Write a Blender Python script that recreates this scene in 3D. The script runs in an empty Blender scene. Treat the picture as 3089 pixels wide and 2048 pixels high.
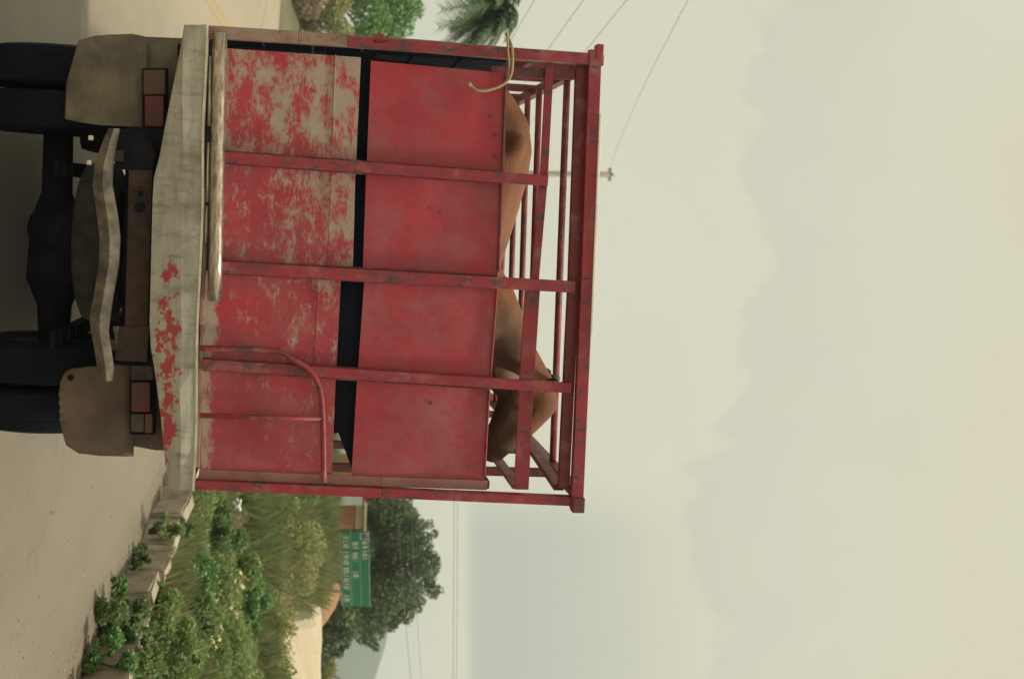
import bpy, bmesh, math, random
import numpy as np
from mathutils import Vector, Matrix, Euler
R_ = math.radians
random.seed(7)
rng = np.random.default_rng(11)
S = bpy.context.scene
COL = S.collection

# ------------------------------------------------------------------ camera
EYE = Vector((0, 0, 1.75))
HEAD, PITCH, ROLL = R_(7.2), R_(8.1), R_(1.0)
LENS, FPX = 50.0, 50.0 / 36.0 * 3089
fwd = Vector((math.sin(HEAD) * math.cos(PITCH), math.cos(HEAD) * math.cos(PITCH), math.sin(PITCH)))
rgt0 = Vector((math.cos(HEAD), -math.sin(HEAD), 0))
up0 = rgt0.cross(fwd)
up = up0 * math.cos(ROLL) - rgt0 * math.sin(ROLL)
rgt = rgt0 * math.cos(ROLL) + up0 * math.sin(ROLL)
cd = bpy.data.cameras.new('camera')
cam = bpy.data.objects.new('camera', cd)
COL.objects.link(cam)
# the photograph is a portrait frame lying on its side: picture right is up in the world
X, Y, Z = up, -rgt, -fwd
cam.matrix_world = Matrix(((X.x, Y.x, Z.x, EYE.x), (X.y, Y.y, Z.y, EYE.y), (X.z, Y.z, Z.z, EYE.z), (0, 0, 0, 1)))
cd.lens, cd.sensor_width, cd.sensor_fit = LENS, 36.0, 'HORIZONTAL'
cd.clip_end = 12000
cd.dof.use_dof = True
cd.dof.focus_distance = 6.9
cd.dof.aperture_fstop = 3.8
S.camera = cam

# ------------------------------------------------------------------ world and sun
SUN_EL, SUN_AZ = R_(70), R_(118)      # azimuth measured from +Y clockwise (behind and right of the camera)
SUN_POWER = 2.7
W = bpy.data.worlds.new('World')
S.world = W
W.use_nodes = True


class NT:
    """tiny node-tree writer"""
    def __init__(self, tree):
        self.t = tree
        self.n = tree.nodes

    def new(self, typ, **kw):
        nd = self.n.new(typ)
        for k, v in kw.items():
            setattr(nd, k, v)
        return nd

    def link(self, a, b):
        self.t.links.new(a, b)

    def val(self, sock, v):
        if hasattr(v, 'is_output'):
            self.link(v, sock)
        else:
            sock.default_value = v

    def math(self, op, a, b=0.0, c=0.0, clamp=False):
        m = self.new('ShaderNodeMath', operation=op, use_clamp=clamp)
        for i, v in enumerate((a, b, c)):
            self.val(m.inputs[i], v)
        return m.outputs[0]

    def mix(self, f, a, b, blend='MIX'):
        m = self.new('ShaderNodeMix', data_type='RGBA', blend_type=blend)
        self.val(m.inputs[0], f)
        self.val(m.inputs[6], a if hasattr(a, 'is_output') else (*a, 1) if len(a) == 3 else a)
        self.val(m.inputs[7], b if hasattr(b, 'is_output') else (*b, 1) if len(b) == 3 else b)
        return m.outputs[2]

    def step(self, v, lo, hi, smooth=True):
        m = self.new('ShaderNodeMapRange', interpolation_type='SMOOTHSTEP' if smooth else 'LINEAR')
        self.val(m.inputs[0], v)
        m.inputs[1].default_value, m.inputs[2].default_value = lo, hi
        m.inputs[3].default_value, m.inputs[4].default_value = 0, 1
        return m.outputs[0]

    def noise(self, vec, scale, detail=5, rough=0.6, dist=0.0):
        m = self.new('ShaderNodeTexNoise')
        if vec is not None:
            self.link(vec, m.inputs['Vector'])
        m.inputs['Scale'].default_value = scale
        m.inputs['Detail'].default_value = detail
        m.inputs['Roughness'].default_value = rough
        m.inputs['Distortion'].default_value = dist
        return m.outputs[0]

    def mapping(self, vec, sc=(1, 1, 1), loc=(0, 0, 0)):
        m = self.new('ShaderNodeMapping')
        self.link(vec, m.inputs[0])
        m.inputs['Scale'].default_value = sc
        m.inputs['Location'].default_value = loc
        return m.outputs[0]


def build_world():
    t = NT(W.node_tree)
    W.node_tree.nodes.clear()
    out = t.new('ShaderNodeOutputWorld')
    bg = t.new('ShaderNodeBackground')
    bg.inputs[1].default_value = 0.1
    sky = t.new('ShaderNodeTexSky', sky_type='NISHITA')
    sky.sun_disc = False
    sky.sun_elevation = SUN_EL
    sky.sun_rotation = SUN_AZ
    sky.dust_density = 4.0
    sky.air_density = 1.5
    tc = t.new('ShaderNodeTexCoord').outputs['Generated']
    sp = t.new('ShaderNodeSeparateXYZ')
    t.link(tc, sp.inputs[0])
    x, y, z = sp.outputs
    cream = (6.3, 5.98, 4.3)
    pale = (6.55, 6.25, 4.75)
    gray = (5.45, 5.45, 4.35)
    soft = t.noise(t.mapping(tc, (1, 1, 1.6)), 4.2, 4, 0.5)
    col = t.mix(t.step(soft, 0.35, 0.65), cream, pale)
    # towering cloud tops: pale below a billowing edge, grey-blue sky just above it
    edge = t.noise(t.mapping(tc, (1, 1, 0.5), (3.1, 0.4, 0)), 9.5, 6, 0.58, 0.4)
    big = t.noise(t.mapping(tc, (1, 1, 0.2), (0.7, 4.2, 0)), 2.6, 1, 0.5)
    h = t.math('ADD', t.math('MULTIPLY', edge, 0.17), t.math('MULTIPLY', big, 0.16))
    d = t.math('SUBTRACT', z, t.math('ADD', h, 0.13))
    above = t.step(d, -0.006, 0.008)
    fade_up = t.math('SUBTRACT', 1.0, t.step(d, 0.0, 0.12))
    fade_dn = t.math('SUBTRACT', 1.0, t.step(t.math('MULTIPLY', d, -1), 0.0, 0.09))
    col = t.mix(t.math('MULTIPLY', t.math('MULTIPLY', above, fade_up), 0.62), col, gray)
    below = t.math('SUBTRACT', 1.0, above)
    col = t.mix(t.math('MULTIPLY', t.math('MULTIPLY', below, fade_dn), 0.5), col, pale)
    # blue-grey cloud bank with a level base, low on the right
    az = t.math('ARCTAN2', x, y)
    bank = t.math('MULTIPLY', t.step(t.math('ADD', az, t.math('MULTIPLY', soft, 0.03)), 0.228, 0.285),
                  t.math('SUBTRACT', 1.0, t.step(az, 0.8, 1.2)))
    zz = t.math('ADD', z, t.math('MULTIPLY', t.noise(t.mapping(tc, (1, 1, 0.3)), 14, 3, 0.5), 0.006))
    bz = t.math('MULTIPLY', t.step(zz, 0.110, 0.122), t.math('SUBTRACT', 1.0, t.step(z, 0.118, 0.30)))
    col = t.mix(t.math('MULTIPLY', t.math('MULTIPLY', bank, bz), 0.78), col, (3.55, 3.9, 3.35))
    fin = t.mix(0.93, sky.outputs[0], col)
    t.link(fin, bg.inputs[0])
    t.link(bg.outputs[0], out.inputs[0])


build_world()
sd = bpy.data.lights.new('sun', 'SUN')
sd.energy = SUN_POWER
sd.angle = R_(5)
sd.color = (1.0, 0.92, 0.76)
sun = bpy.data.objects.new('sun', sd)
COL.objects.link(sun)
sv = Vector((math.sin(SUN_AZ) * math.cos(SUN_EL), math.cos(SUN_AZ) * math.cos(SUN_EL), math.sin(SUN_EL)))
sun.rotation_euler = sv.to_track_quat('Z', 'Y').to_euler()
sun.location = sv * 50
S.view_settings.view_transform = 'Standard'
S.view_settings.look = 'None'
S.view_settings.exposure = 0.2
S.view_settings.gamma = 1.0
S.render.film_transparent = False
try:
    S.cycles.use_denoising = True
    S.cycles.volume_bounces = 1
    S.cycles.max_bounces = 8
except Exception:
    pass


# ------------------------------------------------------------------ measuring helpers
def ray(u, v):
    """direction through a point measured on the upright photograph (u to the right, v up, 2048 x 3089)"""
    return fwd + rgt * ((u - 1024) / FPX) + up * ((v - 1544.5) / FPX)


def at(u, v, depth):
    return EYE + ray(u, v) * depth


def on_plane(u, v, p0, n):
    d = ray(u, v)
    return EYE + d * ((p0 - EYE).dot(n) / d.dot(n))


# ------------------------------------------------------------------ mesh helpers
def tag(o, label=None, cat=None, group=None, kind=None):
    if label: o['label'] = label
    if cat: o['category'] = cat
    if group: o['group'] = group
    if kind: o['kind'] = kind
    return o


def link(name, me, mat=None, parent=None):
    o = bpy.data.objects.new(name, me)
    COL.objects.link(o)
    if mat is not None and me is not None and len(me.materials) == 0:
        me.materials.append(mat)
    if parent is not None:
        o.parent = parent
    return o


def empty(name, loc=(0, 0, 0), rz=0.0):
    o = bpy.data.objects.new(name, None)
    COL.objects.link(o)
    o.location = loc
    o.rotation_euler = (0, 0, rz)
    o.empty_display_size = 0.3
    return o


class MB:
    def __init__(self):
        self.v, self.f = [], []

    def add(self, vs, fs):
        b = len(self.v)
        self.v += [Vector(p) for p in vs]
        self.f += [tuple(i + b for i in f) for f in fs]
        return self

    def hexa(self, p):
        """eight corners: four of the front ring, then four of the back ring"""
        return self.add(p, [(0, 1, 2, 3), (7, 6, 5, 4), (0, 4, 5, 1), (1, 5, 6, 2), (2, 6, 7, 3), (3, 7, 4, 0)])

    def box(self, c, s, rot=None):
        hx, hy, hz = s[0] / 2, s[1] / 2, s[2] / 2
        p = [Vector(q) for q in ((-hx, -hy, -hz), (hx, -hy, -hz), (hx, -hy, hz), (-hx, -hy, hz),
                                 (-hx, hy, -hz), (hx, hy, -hz), (hx, hy, hz), (-hx, hy, hz))]
        if rot is not None:
            m = Euler(rot).to_matrix()
            p = [m @ q for q in p]
        return self.hexa([q + Vector(c) for q in p])

    def bar(self, a, b, w, d, upv=(0, -1, 0)):
        """rectangular bar from a to b; d is its size along upv, w across"""
        a, b = Vector(a), Vector(b)
        t = (b - a).normalized()
        n = Vector(upv)
        n = (n - t * n.dot(t)).normalized()
        s = t.cross(n)
        r = lambda c: [c + s * w / 2 + n * d / 2, c - s * w / 2 + n * d / 2, c - s * w / 2 - n * d / 2, c + s * w / 2 - n * d / 2]
        return self.hexa(r(a) + r(b))

    def slab(self, poly, y0, y1):
        """polygon in the x-z plane, thickness from y0 to y1"""
        n = len(poly)
        vs = [(p[0], y0, p[1]) for p in poly] + [(p[0], y1, p[1]) for p in poly]
        fs = [tuple(range(n)), tuple(range(2 * n - 1, n - 1, -1))] + [(i, i + n, (i + 1) % n + n, (i + 1) % n) for i in range(n)]
        return self.add(vs, fs)

    def tube(self, pts, r, n=10, cap=True):
        pts = [Vector(p) for p in pts]
        rs = r if isinstance(r, (list, tuple)) else [r] * len(pts)
        vs, fs = [], []
        prev = None
        for i, p in enumerate(pts):
            t = (pts[min(i + 1, len(pts) - 1)] - pts[max(i - 1, 0)]).normalized()
            if prev is None:
                a = Vector((0, 0, 1)) if abs(t.z) < 0.9 else Vector((1, 0, 0))
            else:
                a = prev
            s = (a - t * a.dot(t)).normalized()
            prev = s
            q = t.cross(s)
            vs += [p + (s * math.cos(k * 2 * math.pi / n) + q * math.sin(k * 2 * math.pi / n)) * rs[i] for k in range(n)]
        for i in range(len(pts) - 1):
            for k in range(n):
                a, b = i * n + k, i * n + (k + 1) % n
                fs.append((a, b, b + n, a + n))
        if cap:
            fs.append(tuple(range(n - 1, -1, -1)))
            fs.append(tuple(range((len(pts) - 1) * n, len(pts) * n)))
        return self.add(vs, fs)

    def lathe(self, prof, c, axis='x', n=32):
        """prof: list of (along, radius) revolved round an axis through c"""
        vs, fs = [], []
        m = len(prof)
        for k in range(n):
            a = 2 * math.pi * k / n
            for (h, r) in prof:
                if axis == 'x':
                    vs.append((c[0] + h, c[1] + r * math.cos(a), c[2] + r * math.sin(a)))
                else:
                    vs.append((c[0] + r * math.cos(a), c[1] + r * math.sin(a), c[2] + h))
        for k in range(n):
            for j in range(m - 1):
                a, b = k * m + j, ((k + 1) % n) * m + j
                fs.append((a, b, b + 1, a + 1))
        return self.add(vs, fs)

    def build(self, name, mat, parent=None, smooth=False, bevel=0.0, seg=2):
        me = bpy.data.meshes.new(name)
        me.from_pydata([tuple(p) for p in self.v], [], self.f)
        bm = bmesh.new()
        bm.from_mesh(me)
        bmesh.ops.recalc_face_normals(bm, faces=bm.faces)
        if bevel > 0:
            es = [e for e in bm.edges if len(e.link_faces) == 2 and e.calc_face_angle(0) > 0.5]
            bmesh.ops.bevel(bm, geom=es, offset=bevel, segments=seg, affect='EDGES', profile=0.6, clamp_overlap=True)
        bm.to_mesh(me)
        bm.free()
        if smooth:
            me.polygons.foreach_set('use_smooth', [True] * len(me.polygons))
        return link(name, me, mat, parent)


def fast_mesh(name, verts, nv_per_face):
    """verts: (n*k,3) array, consecutive k vertices make one face"""
    k = nv_per_face
    verts = np.asarray(verts, dtype=np.float32)
    n = len(verts) // k
    me = bpy.data.meshes.new(name)
    me.vertices.add(len(verts))
    me.vertices.foreach_set('co', verts.ravel())
    me.loops.add(n * k)
    me.loops.foreach_set('vertex_index', np.arange(n * k, dtype=np.int32))
    me.polygons.add(n)
    me.polygons.foreach_set('loop_start', np.arange(0, n * k, k, dtype=np.int32))
    me.update(calc_edges=True)
    me.validate()
    return me


# ------------------------------------------------------------------ materials
def new_mat(name):
    m = bpy.data.materials.new(name)
    m.use_nodes = True
    t = NT(m.node_tree)
    b = m.node_tree.nodes['Principled BSDF']
    return m, t, b, t.new('ShaderNodeTexCoord').outputs['Object']


def bump(t, b, h, strength, dist=0.01):
    n = t.new('ShaderNodeBump')
    n.inputs['Strength'].default_value = strength
    n.inputs['Distance'].default_value = dist
    t.link(h, n.inputs['Height'])
    t.link(n.outputs[0], b.inputs['Normal'])


def plain(name, a, b2=None, scale=6, rough=0.7, bmp=0.15, metal=0.0, stretch=(1, 1, 1), lo=0.35, hi=0.65, dist=0.004):
    m, t, b, oc = new_mat(name)
    v = t.mapping(oc, stretch)
    n = t.noise(v, scale, 7, 0.65)
    b2 = b2 or tuple(c * 0.6 for c in a)
    t.link(t.mix(t.step(n, lo, hi), a, b2), b.inputs['Base Color'])
    b.inputs['Roughness'].default_value = rough
    b.inputs['Metallic'].default_value = metal
    if bmp:
        bump(t, b, t.noise(v, scale * 5, 4, 0.6), bmp, dist)
    return m


RED = (0.44, 0.028, 0.050)
RED2 = (0.33, 0.030, 0.050)
DUST = (0.31, 0.135, 0.14)
PRIMER = (0.41, 0.39, 0.32)
DARKCHIP = (0.045, 0.050, 0.055)


def mat_panel(name, bias, gx, gz, dusty):
    """red paint rubbed down to grey-beige primer; bias + gradients say where it is bare"""
    m, t, b, oc = new_mat(name)
    sp = t.new('ShaderNodeSeparateXYZ')
    t.link(oc, sp.inputs[0])
    n1 = t.noise(t.mapping(oc, (2.8, 1, 4.8)), 2.3, 10, 0.70)
    n2 = t.noise(t.mapping(oc, (11, 1, 28), (2, 0, 5)), 2.6, 7, 0.72)
    k = t.math('ADD', t.math('MULTIPLY', n1, 0.62), t.math('MULTIPLY', n2, 0.38))
    k = t.math('ADD', k, t.math('MULTIPLY', sp.outputs[0], gx))
    k = t.math('ADD', k, t.math('MULTIPLY', t.math('SUBTRACT', sp.outputs[2], 1.65), gz))
    k = t.math('ADD', k, t.math('MULTIPLY', t.math('SUBTRACT', 1.0, t.step(sp.outputs[2], 1.27, 1.36)), 0.16))
    bare = t.step(t.math('ADD', k, bias), 0.485, 0.60)
    rv = t.noise(oc, 3.0, 5, 0.6)
    red = t.mix(t.step(rv, 0.35, 0.68), RED, RED2)
    dz = t.math('ADD', t.noise(t.mapping(oc, (0.8, 1, 0.8), (1.3, 0, 2.2)), 4.5, 10, 0.74), t.math('MULTIPLY', sp.outputs[0], 0.05))
    red = t.mix(t.math('MULTIPLY', t.step(dz, 0.38, 0.72), dusty), red, DUST)
    prim = t.mix(t.step(n2, 0.35, 0.7), PRIMER, (0.35, 0.30, 0.235))
    gr = t.noise(t.mapping(oc, (1, 1, 1), (7, 0, 3)), 22, 8, 0.78)
    red = t.mix(t.math('MULTIPLY', t.step(gr, 0.46, 0.68), 0.42), red, (0.20, 0.028, 0.038))
    run = t.noise(t.mapping(oc, (16, 1, 1.1), (1, 0, 8)), 2.2, 5, 0.6)
    red = t.mix(t.math('MULTIPLY', t.step(run, 0.55, 0.75), 0.28), red, (0.17, 0.06, 0.045))
    col = t.mix(t.math('MULTIPLY', bare, 0.86), red, prim)
    sc = t.noise(t.mapping(oc, (30, 1, 8), (4, 0, 1)), 3.0, 3, 0.6)
    col = t.mix(t.math('MULTIPLY', t.step(sc, 0.66, 0.74), 0.55), col, (0.12, 0.085, 0.075))
    t.link(col, b.inputs['Base Color'])
    t.link(t.math('ADD', 0.5, t.math('MULTIPLY', bare, 0.2)), b.inputs['Roughness'])
    hh = t.math('ADD', t.math('MULTIPLY', bare, -0.5), t.math('MULTIPLY', t.noise(oc, 60, 3, 0.6), 0.6))
    bump(t, b, hh, 0.25, 0.002)
    return m


RED_BAR, RED_BAR2 = (0.33, 0.026, 0.042), (0.23, 0.024, 0.036)


def mat_bar(name, chips=0.60, rust=0.66, base=RED_BAR, base2=RED_BAR2):
    """painted bar with dark chipped spots and a little dust"""
    m, t, b, oc = new_mat(name)
    n = t.math('ADD', t.noise(t.mapping(oc, (14, 14, 6)), 2.0, 8, 0.72), t.math('MULTIPLY', t.math('SUBTRACT', t.noise(oc, 1.7, 2, 0.5), 0.5), 0.35))
    d = t.noise(oc, 4.0, 5, 0.6)
    col = t.mix(t.step(d, 0.35, 0.7), base, base2)
    col = t.mix(t.math('MULTIPLY', t.step(t.noise(oc, 9, 5, 0.7), 0.48, 0.72), 0.75), col, DUST)
    col = t.mix(t.math('MULTIPLY', t.step(t.noise(t.mapping(oc, (1, 1, 0.5), (3, 1, 2)), 7, 6, 0.7), 0.5, 0.7), 0.6), col, (0.13, 0.03, 0.04))
    ch = t.step(n, chips, chips + 0.07)
    col = t.mix(t.math('MULTIPLY', ch, 0.85), col, DARKCHIP)
    t.link(col, b.inputs['Base Color'])
    b.inputs['Roughness'].default_value = 0.5
    bump(t, b, t.math('SUBTRACT', t.noise(oc, 40, 4, 0.6), ch), 0.3, 0.002)
    return m


def mat_bumper():
    m, t, b, oc = new_mat('flaking_silver_paint')
    sp = t.new('ShaderNodeSeparateXYZ')
    t.link(oc, sp.inputs[0])
    x, z = sp.outputs[0], sp.outputs[2]
    n1 = t.noise(t.mapping(oc, (6, 2, 7), (1, 0, 3)), 2.0, 9, 0.7)
    # flakes of old red survive along the middle of the lower face, right of centre
    zb = t.math('SUBTRACT', 1.0, t.math('MULTIPLY', t.math('ABSOLUTE', t.math('SUBTRACT', z, 1.10)), 9.5))
    xb = t.math('MULTIPLY', t.step(x, -0.45, 0.45), t.math('SUBTRACT', 1.0, t.step(x, 0.72, 1.02)))
    k = t.math('ADD', n1, t.math('MULTIPLY', t.math('MULTIPLY', zb, xb), 0.26))
    red = t.math('MULTIPLY', t.step(k, 0.645, 0.715), 0.92)
    base = t.mix(t.step(t.noise(t.mapping(oc, (1.5, 1, 9)), 3, 7, 0.7), 0.35, 0.7), (0.47, 0.455, 0.385), (0.34, 0.32, 0.265))
    dirt = t.math('MULTIPLY', t.step(t.noise(t.mapping(oc, (2, 1, 1.2), (5, 0, 1)), 2.1, 6, 0.65), 0.48, 0.72), t.math('SUBTRACT', 1.0, t.step(x, -0.35, 0.1)))
    base = t.mix(t.math('MULTIPLY', dirt, 0.75), base, (0.20, 0.145, 0.105))
    t.link(t.mix(red, base, RED), b.inputs['Base Color'])
    gs = t.noise(t.mapping(oc, (9, 1, 2.2), (3, 0, 3)), 2.4, 8, 0.7)
    base = t.mix(t.math('MULTIPLY', t.step(gs, 0.48, 0.68), 0.6), base, (0.20, 0.17, 0.13))
    t.link(t.mix(red, base, RED), b.inputs['Base Color'])
    b.inputs['Roughness'].default_value = 0.5
    b.inputs['Metallic'].default_value = 0.15
    bump(t, b, t.math('ADD', red, t.noise(oc, 40, 4, 0.6)), 0.3, 0.002)
    return m


def mat_foliage(name, a, b2, c, trans=0.42, scale=1.3):
    k_ = 2.0
    a, b2, c = (tuple(q * k_ for q in p[:2]) + (p[2] * k_ * 0.95,) for p in (a, b2, c))
    m, t, b, oc = new_mat(name)
    n = t.noise(oc, scale, 5, 0.7)
    w = t.noise(oc, scale * 9, 2, 0.5)
    col = t.mix(t.step(n, 0.36, 0.6), a, b2)
    col = t.mix(t.step(w, 0.52, 0.7), col, c)
    t.link(col, b.inputs['Base Color'])
    b.inputs['Roughness'].default_value = 0.6
    tr = t.new('ShaderNodeBsdfTranslucent')
    t.link(col, tr.inputs[0])
    mx = t.new('ShaderNodeMixShader')
    mx.inputs[0].default_value = trans
    out = m.node_tree.nodes['Material Output']
    t.link(b.outputs[0], mx.inputs[1])
    t.link(tr.outputs[0], mx.inputs[2])
    t.link(mx.outputs[0], out.inputs[0])
    return m


M = {}
M['lower'] = mat_panel('rubbed_red_paint', -0.004, -0.062, 0.10, 0.5)
M['upper'] = mat_panel('faded_red_paint', -0.20, 0.0, 0.0, 0.62)
M['bar'] = mat_bar('chipped_red_paint', 0.545)
M['bar_worn'] = mat_bar('dusty_worn_paint', 0.60, base=(0.30, 0.22, 0.17), base2=(0.30, 0.12, 0.10))
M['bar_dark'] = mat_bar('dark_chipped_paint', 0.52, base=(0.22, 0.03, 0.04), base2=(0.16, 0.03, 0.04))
M['bow'] = mat_bar('shaded_bow_paint', 0.56, base=(0.26, 0.03, 0.04), base2=(0.12, 0.025, 0.035))  # darker mix paints in the shade on the undersides of the bows
M['maroon'] = mat_bar('shaded_maroon_paint', 0.62, base=(0.20, 0.022, 0.035), base2=(0.15, 0.02, 0.03))
M['flange'] = mat_bar('dusty_pink_paint', 0.7, base=(0.32, 0.17, 0.14), base2=(0.30, 0.10, 0.09))
M['bumper'] = mat_bumper()
M['steel'] = plain('worn_bare_steel', (0.62, 0.55, 0.43), (0.30, 0.23, 0.17), 7, 0.28, 0.15, 0.85, (2, 2, 9))
M['strip'] = plain('painted_edge_highlight', (0.88, 0.87, 0.82), (0.78, 0.74, 0.66), 9, 0.35, 0.05, 0.0)
M['edge_steel'] = plain('painted_gap_light', (0.90, 0.84, 0.70), (0.62, 0.55, 0.42), 9, 0.25, 0.05, 0.7)
M['chassis'] = plain('muddy_chassis', (0.020, 0.017, 0.022), (0.007, 0.010, 0.018), 8, 0.75, 0.3)
M['cross'] = plain('muddy_brown_steel', (0.085, 0.054, 0.044), (0.045, 0.034, 0.031), 7, 0.7, 0.3)
M['dust_steel'] = plain('dusty_bent_steel', (0.17, 0.135, 0.095), (0.06, 0.052, 0.043), 11, 0.75, 0.4)
M['flap'] = plain('dusty_rubber_flap', (0.25, 0.21, 0.155), (0.13, 0.115, 0.095), 3.0, 0.85, 0.2)
M['flap_brown'] = plain('brown_dusty_flap', (0.19, 0.14, 0.11), (0.12, 0.092, 0.075), 3.0, 0.85, 0.2)
M['tyre'] = plain('tyre_rubber', (0.007, 0.011, 0.017), (0.011, 0.015, 0.020), 6, 0.7, 0.2)
M['spare'] = plain('old_tyre_rubber', (0.018, 0.021, 0.022), (0.045, 0.042, 0.036), 7, 0.8, 0.3)
M['rim'] = plain('wheel_steel', (0.12, 0.11, 0.10), None, 6, 0.6, 0.1, 0.3)
M['floor'] = plain('truck_floor_boards', (0.10, 0.075, 0.055), (0.06, 0.045, 0.035), 5, 0.85, 0.2)
M['board'] = plain('dark_side_boards', (0.012, 0.016, 0.028), (0.008, 0.013, 0.024), 5, 0.8, 0.2)  # near-black tone puts the unlit cage interior into the board colour
M['cab'] = plain('blue_cab_paint', (0.03, 0.04, 0.07), (0.02, 0.03, 0.055), 2, 0.4, 0.0)
M['glass'] = plain('dark_glass', (0.02, 0.025, 0.03), (0.02, 0.025, 0.03), 2, 0.08, 0.0)
M['lens_red'] = plain('red_lens', (0.17, 0.018, 0.022), (0.085, 0.04, 0.035), 5, 0.4, 0.2)
M['lens_orange'] = plain('orange_lens', (0.16, 0.062, 0.036), (0.09, 0.055, 0.04), 5, 0.45, 0.2)
M['lens_grey'] = plain('grey_lens', (0.10, 0.082, 0.065), None, 14, 0.4, 0.2)
M['hide'] = None
M['rope'] = plain('straw_rope', (0.46, 0.36, 0.23), (0.32, 0.25, 0.16), 60, 0.9, 0.4)
M['concrete'] = plain('weathered_kerb_concrete', (0.42, 0.36, 0.265), (0.24, 0.20, 0.145), 3.0, 0.9, 0.5, dist=0.01)
M['concrete_pale'] = plain('pale_kerb_concrete', (0.46, 0.41, 0.31), (0.30, 0.25, 0.18), 3.5, 0.9, 0.5, dist=0.01)
M['terracotta'] = plain('terracotta_lump', (0.48, 0.24, 0.12), (0.36, 0.2, 0.11), 5, 0.9, 0.4)


def mat_hide():
    m, t, b, oc = new_mat('tan_cow_hide')
    n = t.noise(oc, 2.2, 5, 0.6)
    f = t.noise(t.mapping(oc, (18, 18, 60)), 4, 3, 0.6)
    sp = t.new('ShaderNodeSeparateXYZ')
    t.link(oc, sp.inputs[0])
    col = t.mix(t.step(n, 0.35, 0.65), (0.255, 0.113, 0.057), (0.165, 0.073, 0.040))
    # neck and lower head darkened: the shade inside the cage painted into the hide
    hd = t.math('MULTIPLY', t.step(t.math('ADD', sp.outputs[0], t.math('MULTIPLY', n, 0.2)), 0.12, 0.5),
                t.math('SUBTRACT', 1.0, t.step(sp.outputs[2], 2.80, 2.92)))
    col = t.mix(t.math('MULTIPLY', hd, 0.92), col, (0.075, 0.045, 0.034))
    col = t.mix(t.math('MULTIPLY', t.step(f, 0.5, 0.75), 0.25), col, (0.16, 0.075, 0.04))
    t.link(col, b.inputs['Base Color'])
    b.inputs['Roughness'].default_value = 0.65
    try:
        b.inputs['Specular IOR Level'].default_value = 0.15
    except Exception:
        pass
    cr = t.noise(t.mapping(oc, (2.0, 2, 7)), 4, 5, 0.6)
    bump(t, b, t.math('ADD', f, t.math('MULTIPLY', cr, 2.0)), 0.45, 0.006)
    return m


M['hide'] = mat_hide()
M['ear'] = plain('pale_tan_ear', (0.33, 0.21, 0.13), (0.24, 0.14, 0.085), 12, 0.7, 0.3)
M['hoof'] = plain('dark_horn', (0.05, 0.045, 0.04), None, 8, 0.5, 0.1)
M['eye'] = plain('eye_dark', (0.01, 0.008, 0.006), None, 5, 0.15, 0)
M['leaf'] = mat_foliage('weed_leaves', (0.085, 0.132, 0.05), (0.13, 0.18, 0.064), (0.21, 0.235, 0.095))
M['leaf_dark'] = mat_foliage('dark_leaves', (0.06, 0.105, 0.042), (0.095, 0.14, 0.052), (0.14, 0.175, 0.07))
M['leaf_bright'] = mat_foliage('bright_leaves', (0.06, 0.14, 0.045), (0.095, 0.18, 0.055), (0.17, 0.24, 0.09), 0.3)
M['leaf_olive'] = mat_foliage('olive_tree_leaves', (0.048, 0.074, 0.036), (0.068, 0.098, 0.044), (0.080, 0.110, 0.050), 0.2, 0.55)
M['leaf_dry'] = mat_foliage('dry_brown_stalks', (0.17, 0.125, 0.085), (0.23, 0.175, 0.115), (0.14, 0.15, 0.085))
M['leaf_yellow'] = mat_foliage('yellowish_scrub', (0.15, 0.17, 0.07), (0.21, 0.21, 0.09), (0.25, 0.235, 0.11))
M['palm'] = mat_foliage('palm_fronds', (0.020, 0.045, 0.024), (0.034, 0.068, 0.030), (0.06, 0.10, 0.04), 0.15)
M['petal'] = plain('pale_yellow_petals', (0.62, 0.55, 0.30), (0.55, 0.42, 0.25), 8, 0.8, 0)
M['bark'] = plain('grey_brown_bark', (0.12, 0.095, 0.07), (0.07, 0.055, 0.045), 9, 0.9, 0.6, 0, (3, 3, 1))
M['wood_pole'] = plain('grey_pole_concrete', (0.38, 0.36, 0.29), (0.30, 0.28, 0.22), 5, 0.9, 0.2)
M['wire'] = plain('grey_cable', (0.30, 0.29, 0.25), None, 3, 0.6, 0)
M['wire_pale'] = plain('pale_cable', (0.45, 0.42, 0.34), None, 3, 0.6, 0)
M['sign_green'] = plain('sign_green', (0.008, 0.155, 0.075), (0.012, 0.17, 0.085), 2, 0.5, 0)
M['sign_white'] = plain('sign_white', (0.62, 0.66, 0.52), (0.5, 0.56, 0.44), 9, 0.5, 0)
M['sign_line'] = plain('sign_pale_line', (0.34, 0.55, 0.36), None, 9, 0.5, 0)
M['sign_blue'] = plain('shield_blue', (0.05, 0.11, 0.30), None, 3, 0.5, 0)
M['sign_red'] = plain('shield_red', (0.48, 0.11, 0.08), None, 3, 0.5, 0)
M['sign_post'] = plain('galvanised_post', (0.30, 0.30, 0.27), None, 5, 0.6, 0.1, 0.2)
M['tan_wall'] = plain('tan_plaster', (0.50, 0.42, 0.29), (0.43, 0.35, 0.24), 2, 0.9, 0.1)
M['brick_wall'] = plain('orange_brick_wall', (0.40, 0.18, 0.075), (0.30, 0.14, 0.065), 1.5, 0.9, 0.2)
M['blue_wall'] = plain('pale_blue_plaster', (0.46, 0.54, 0.46), (0.40, 0.48, 0.42), 2, 0.9, 0.1)
M['grey_wall'] = plain('grey_block_wall', (0.20, 0.21, 0.19), (0.16, 0.16, 0.145), 2, 0.9, 0.2)
M['plastic'] = plain('white_plastic', (0.75, 0.76, 0.74), None, 5, 0.4, 0)


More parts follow.
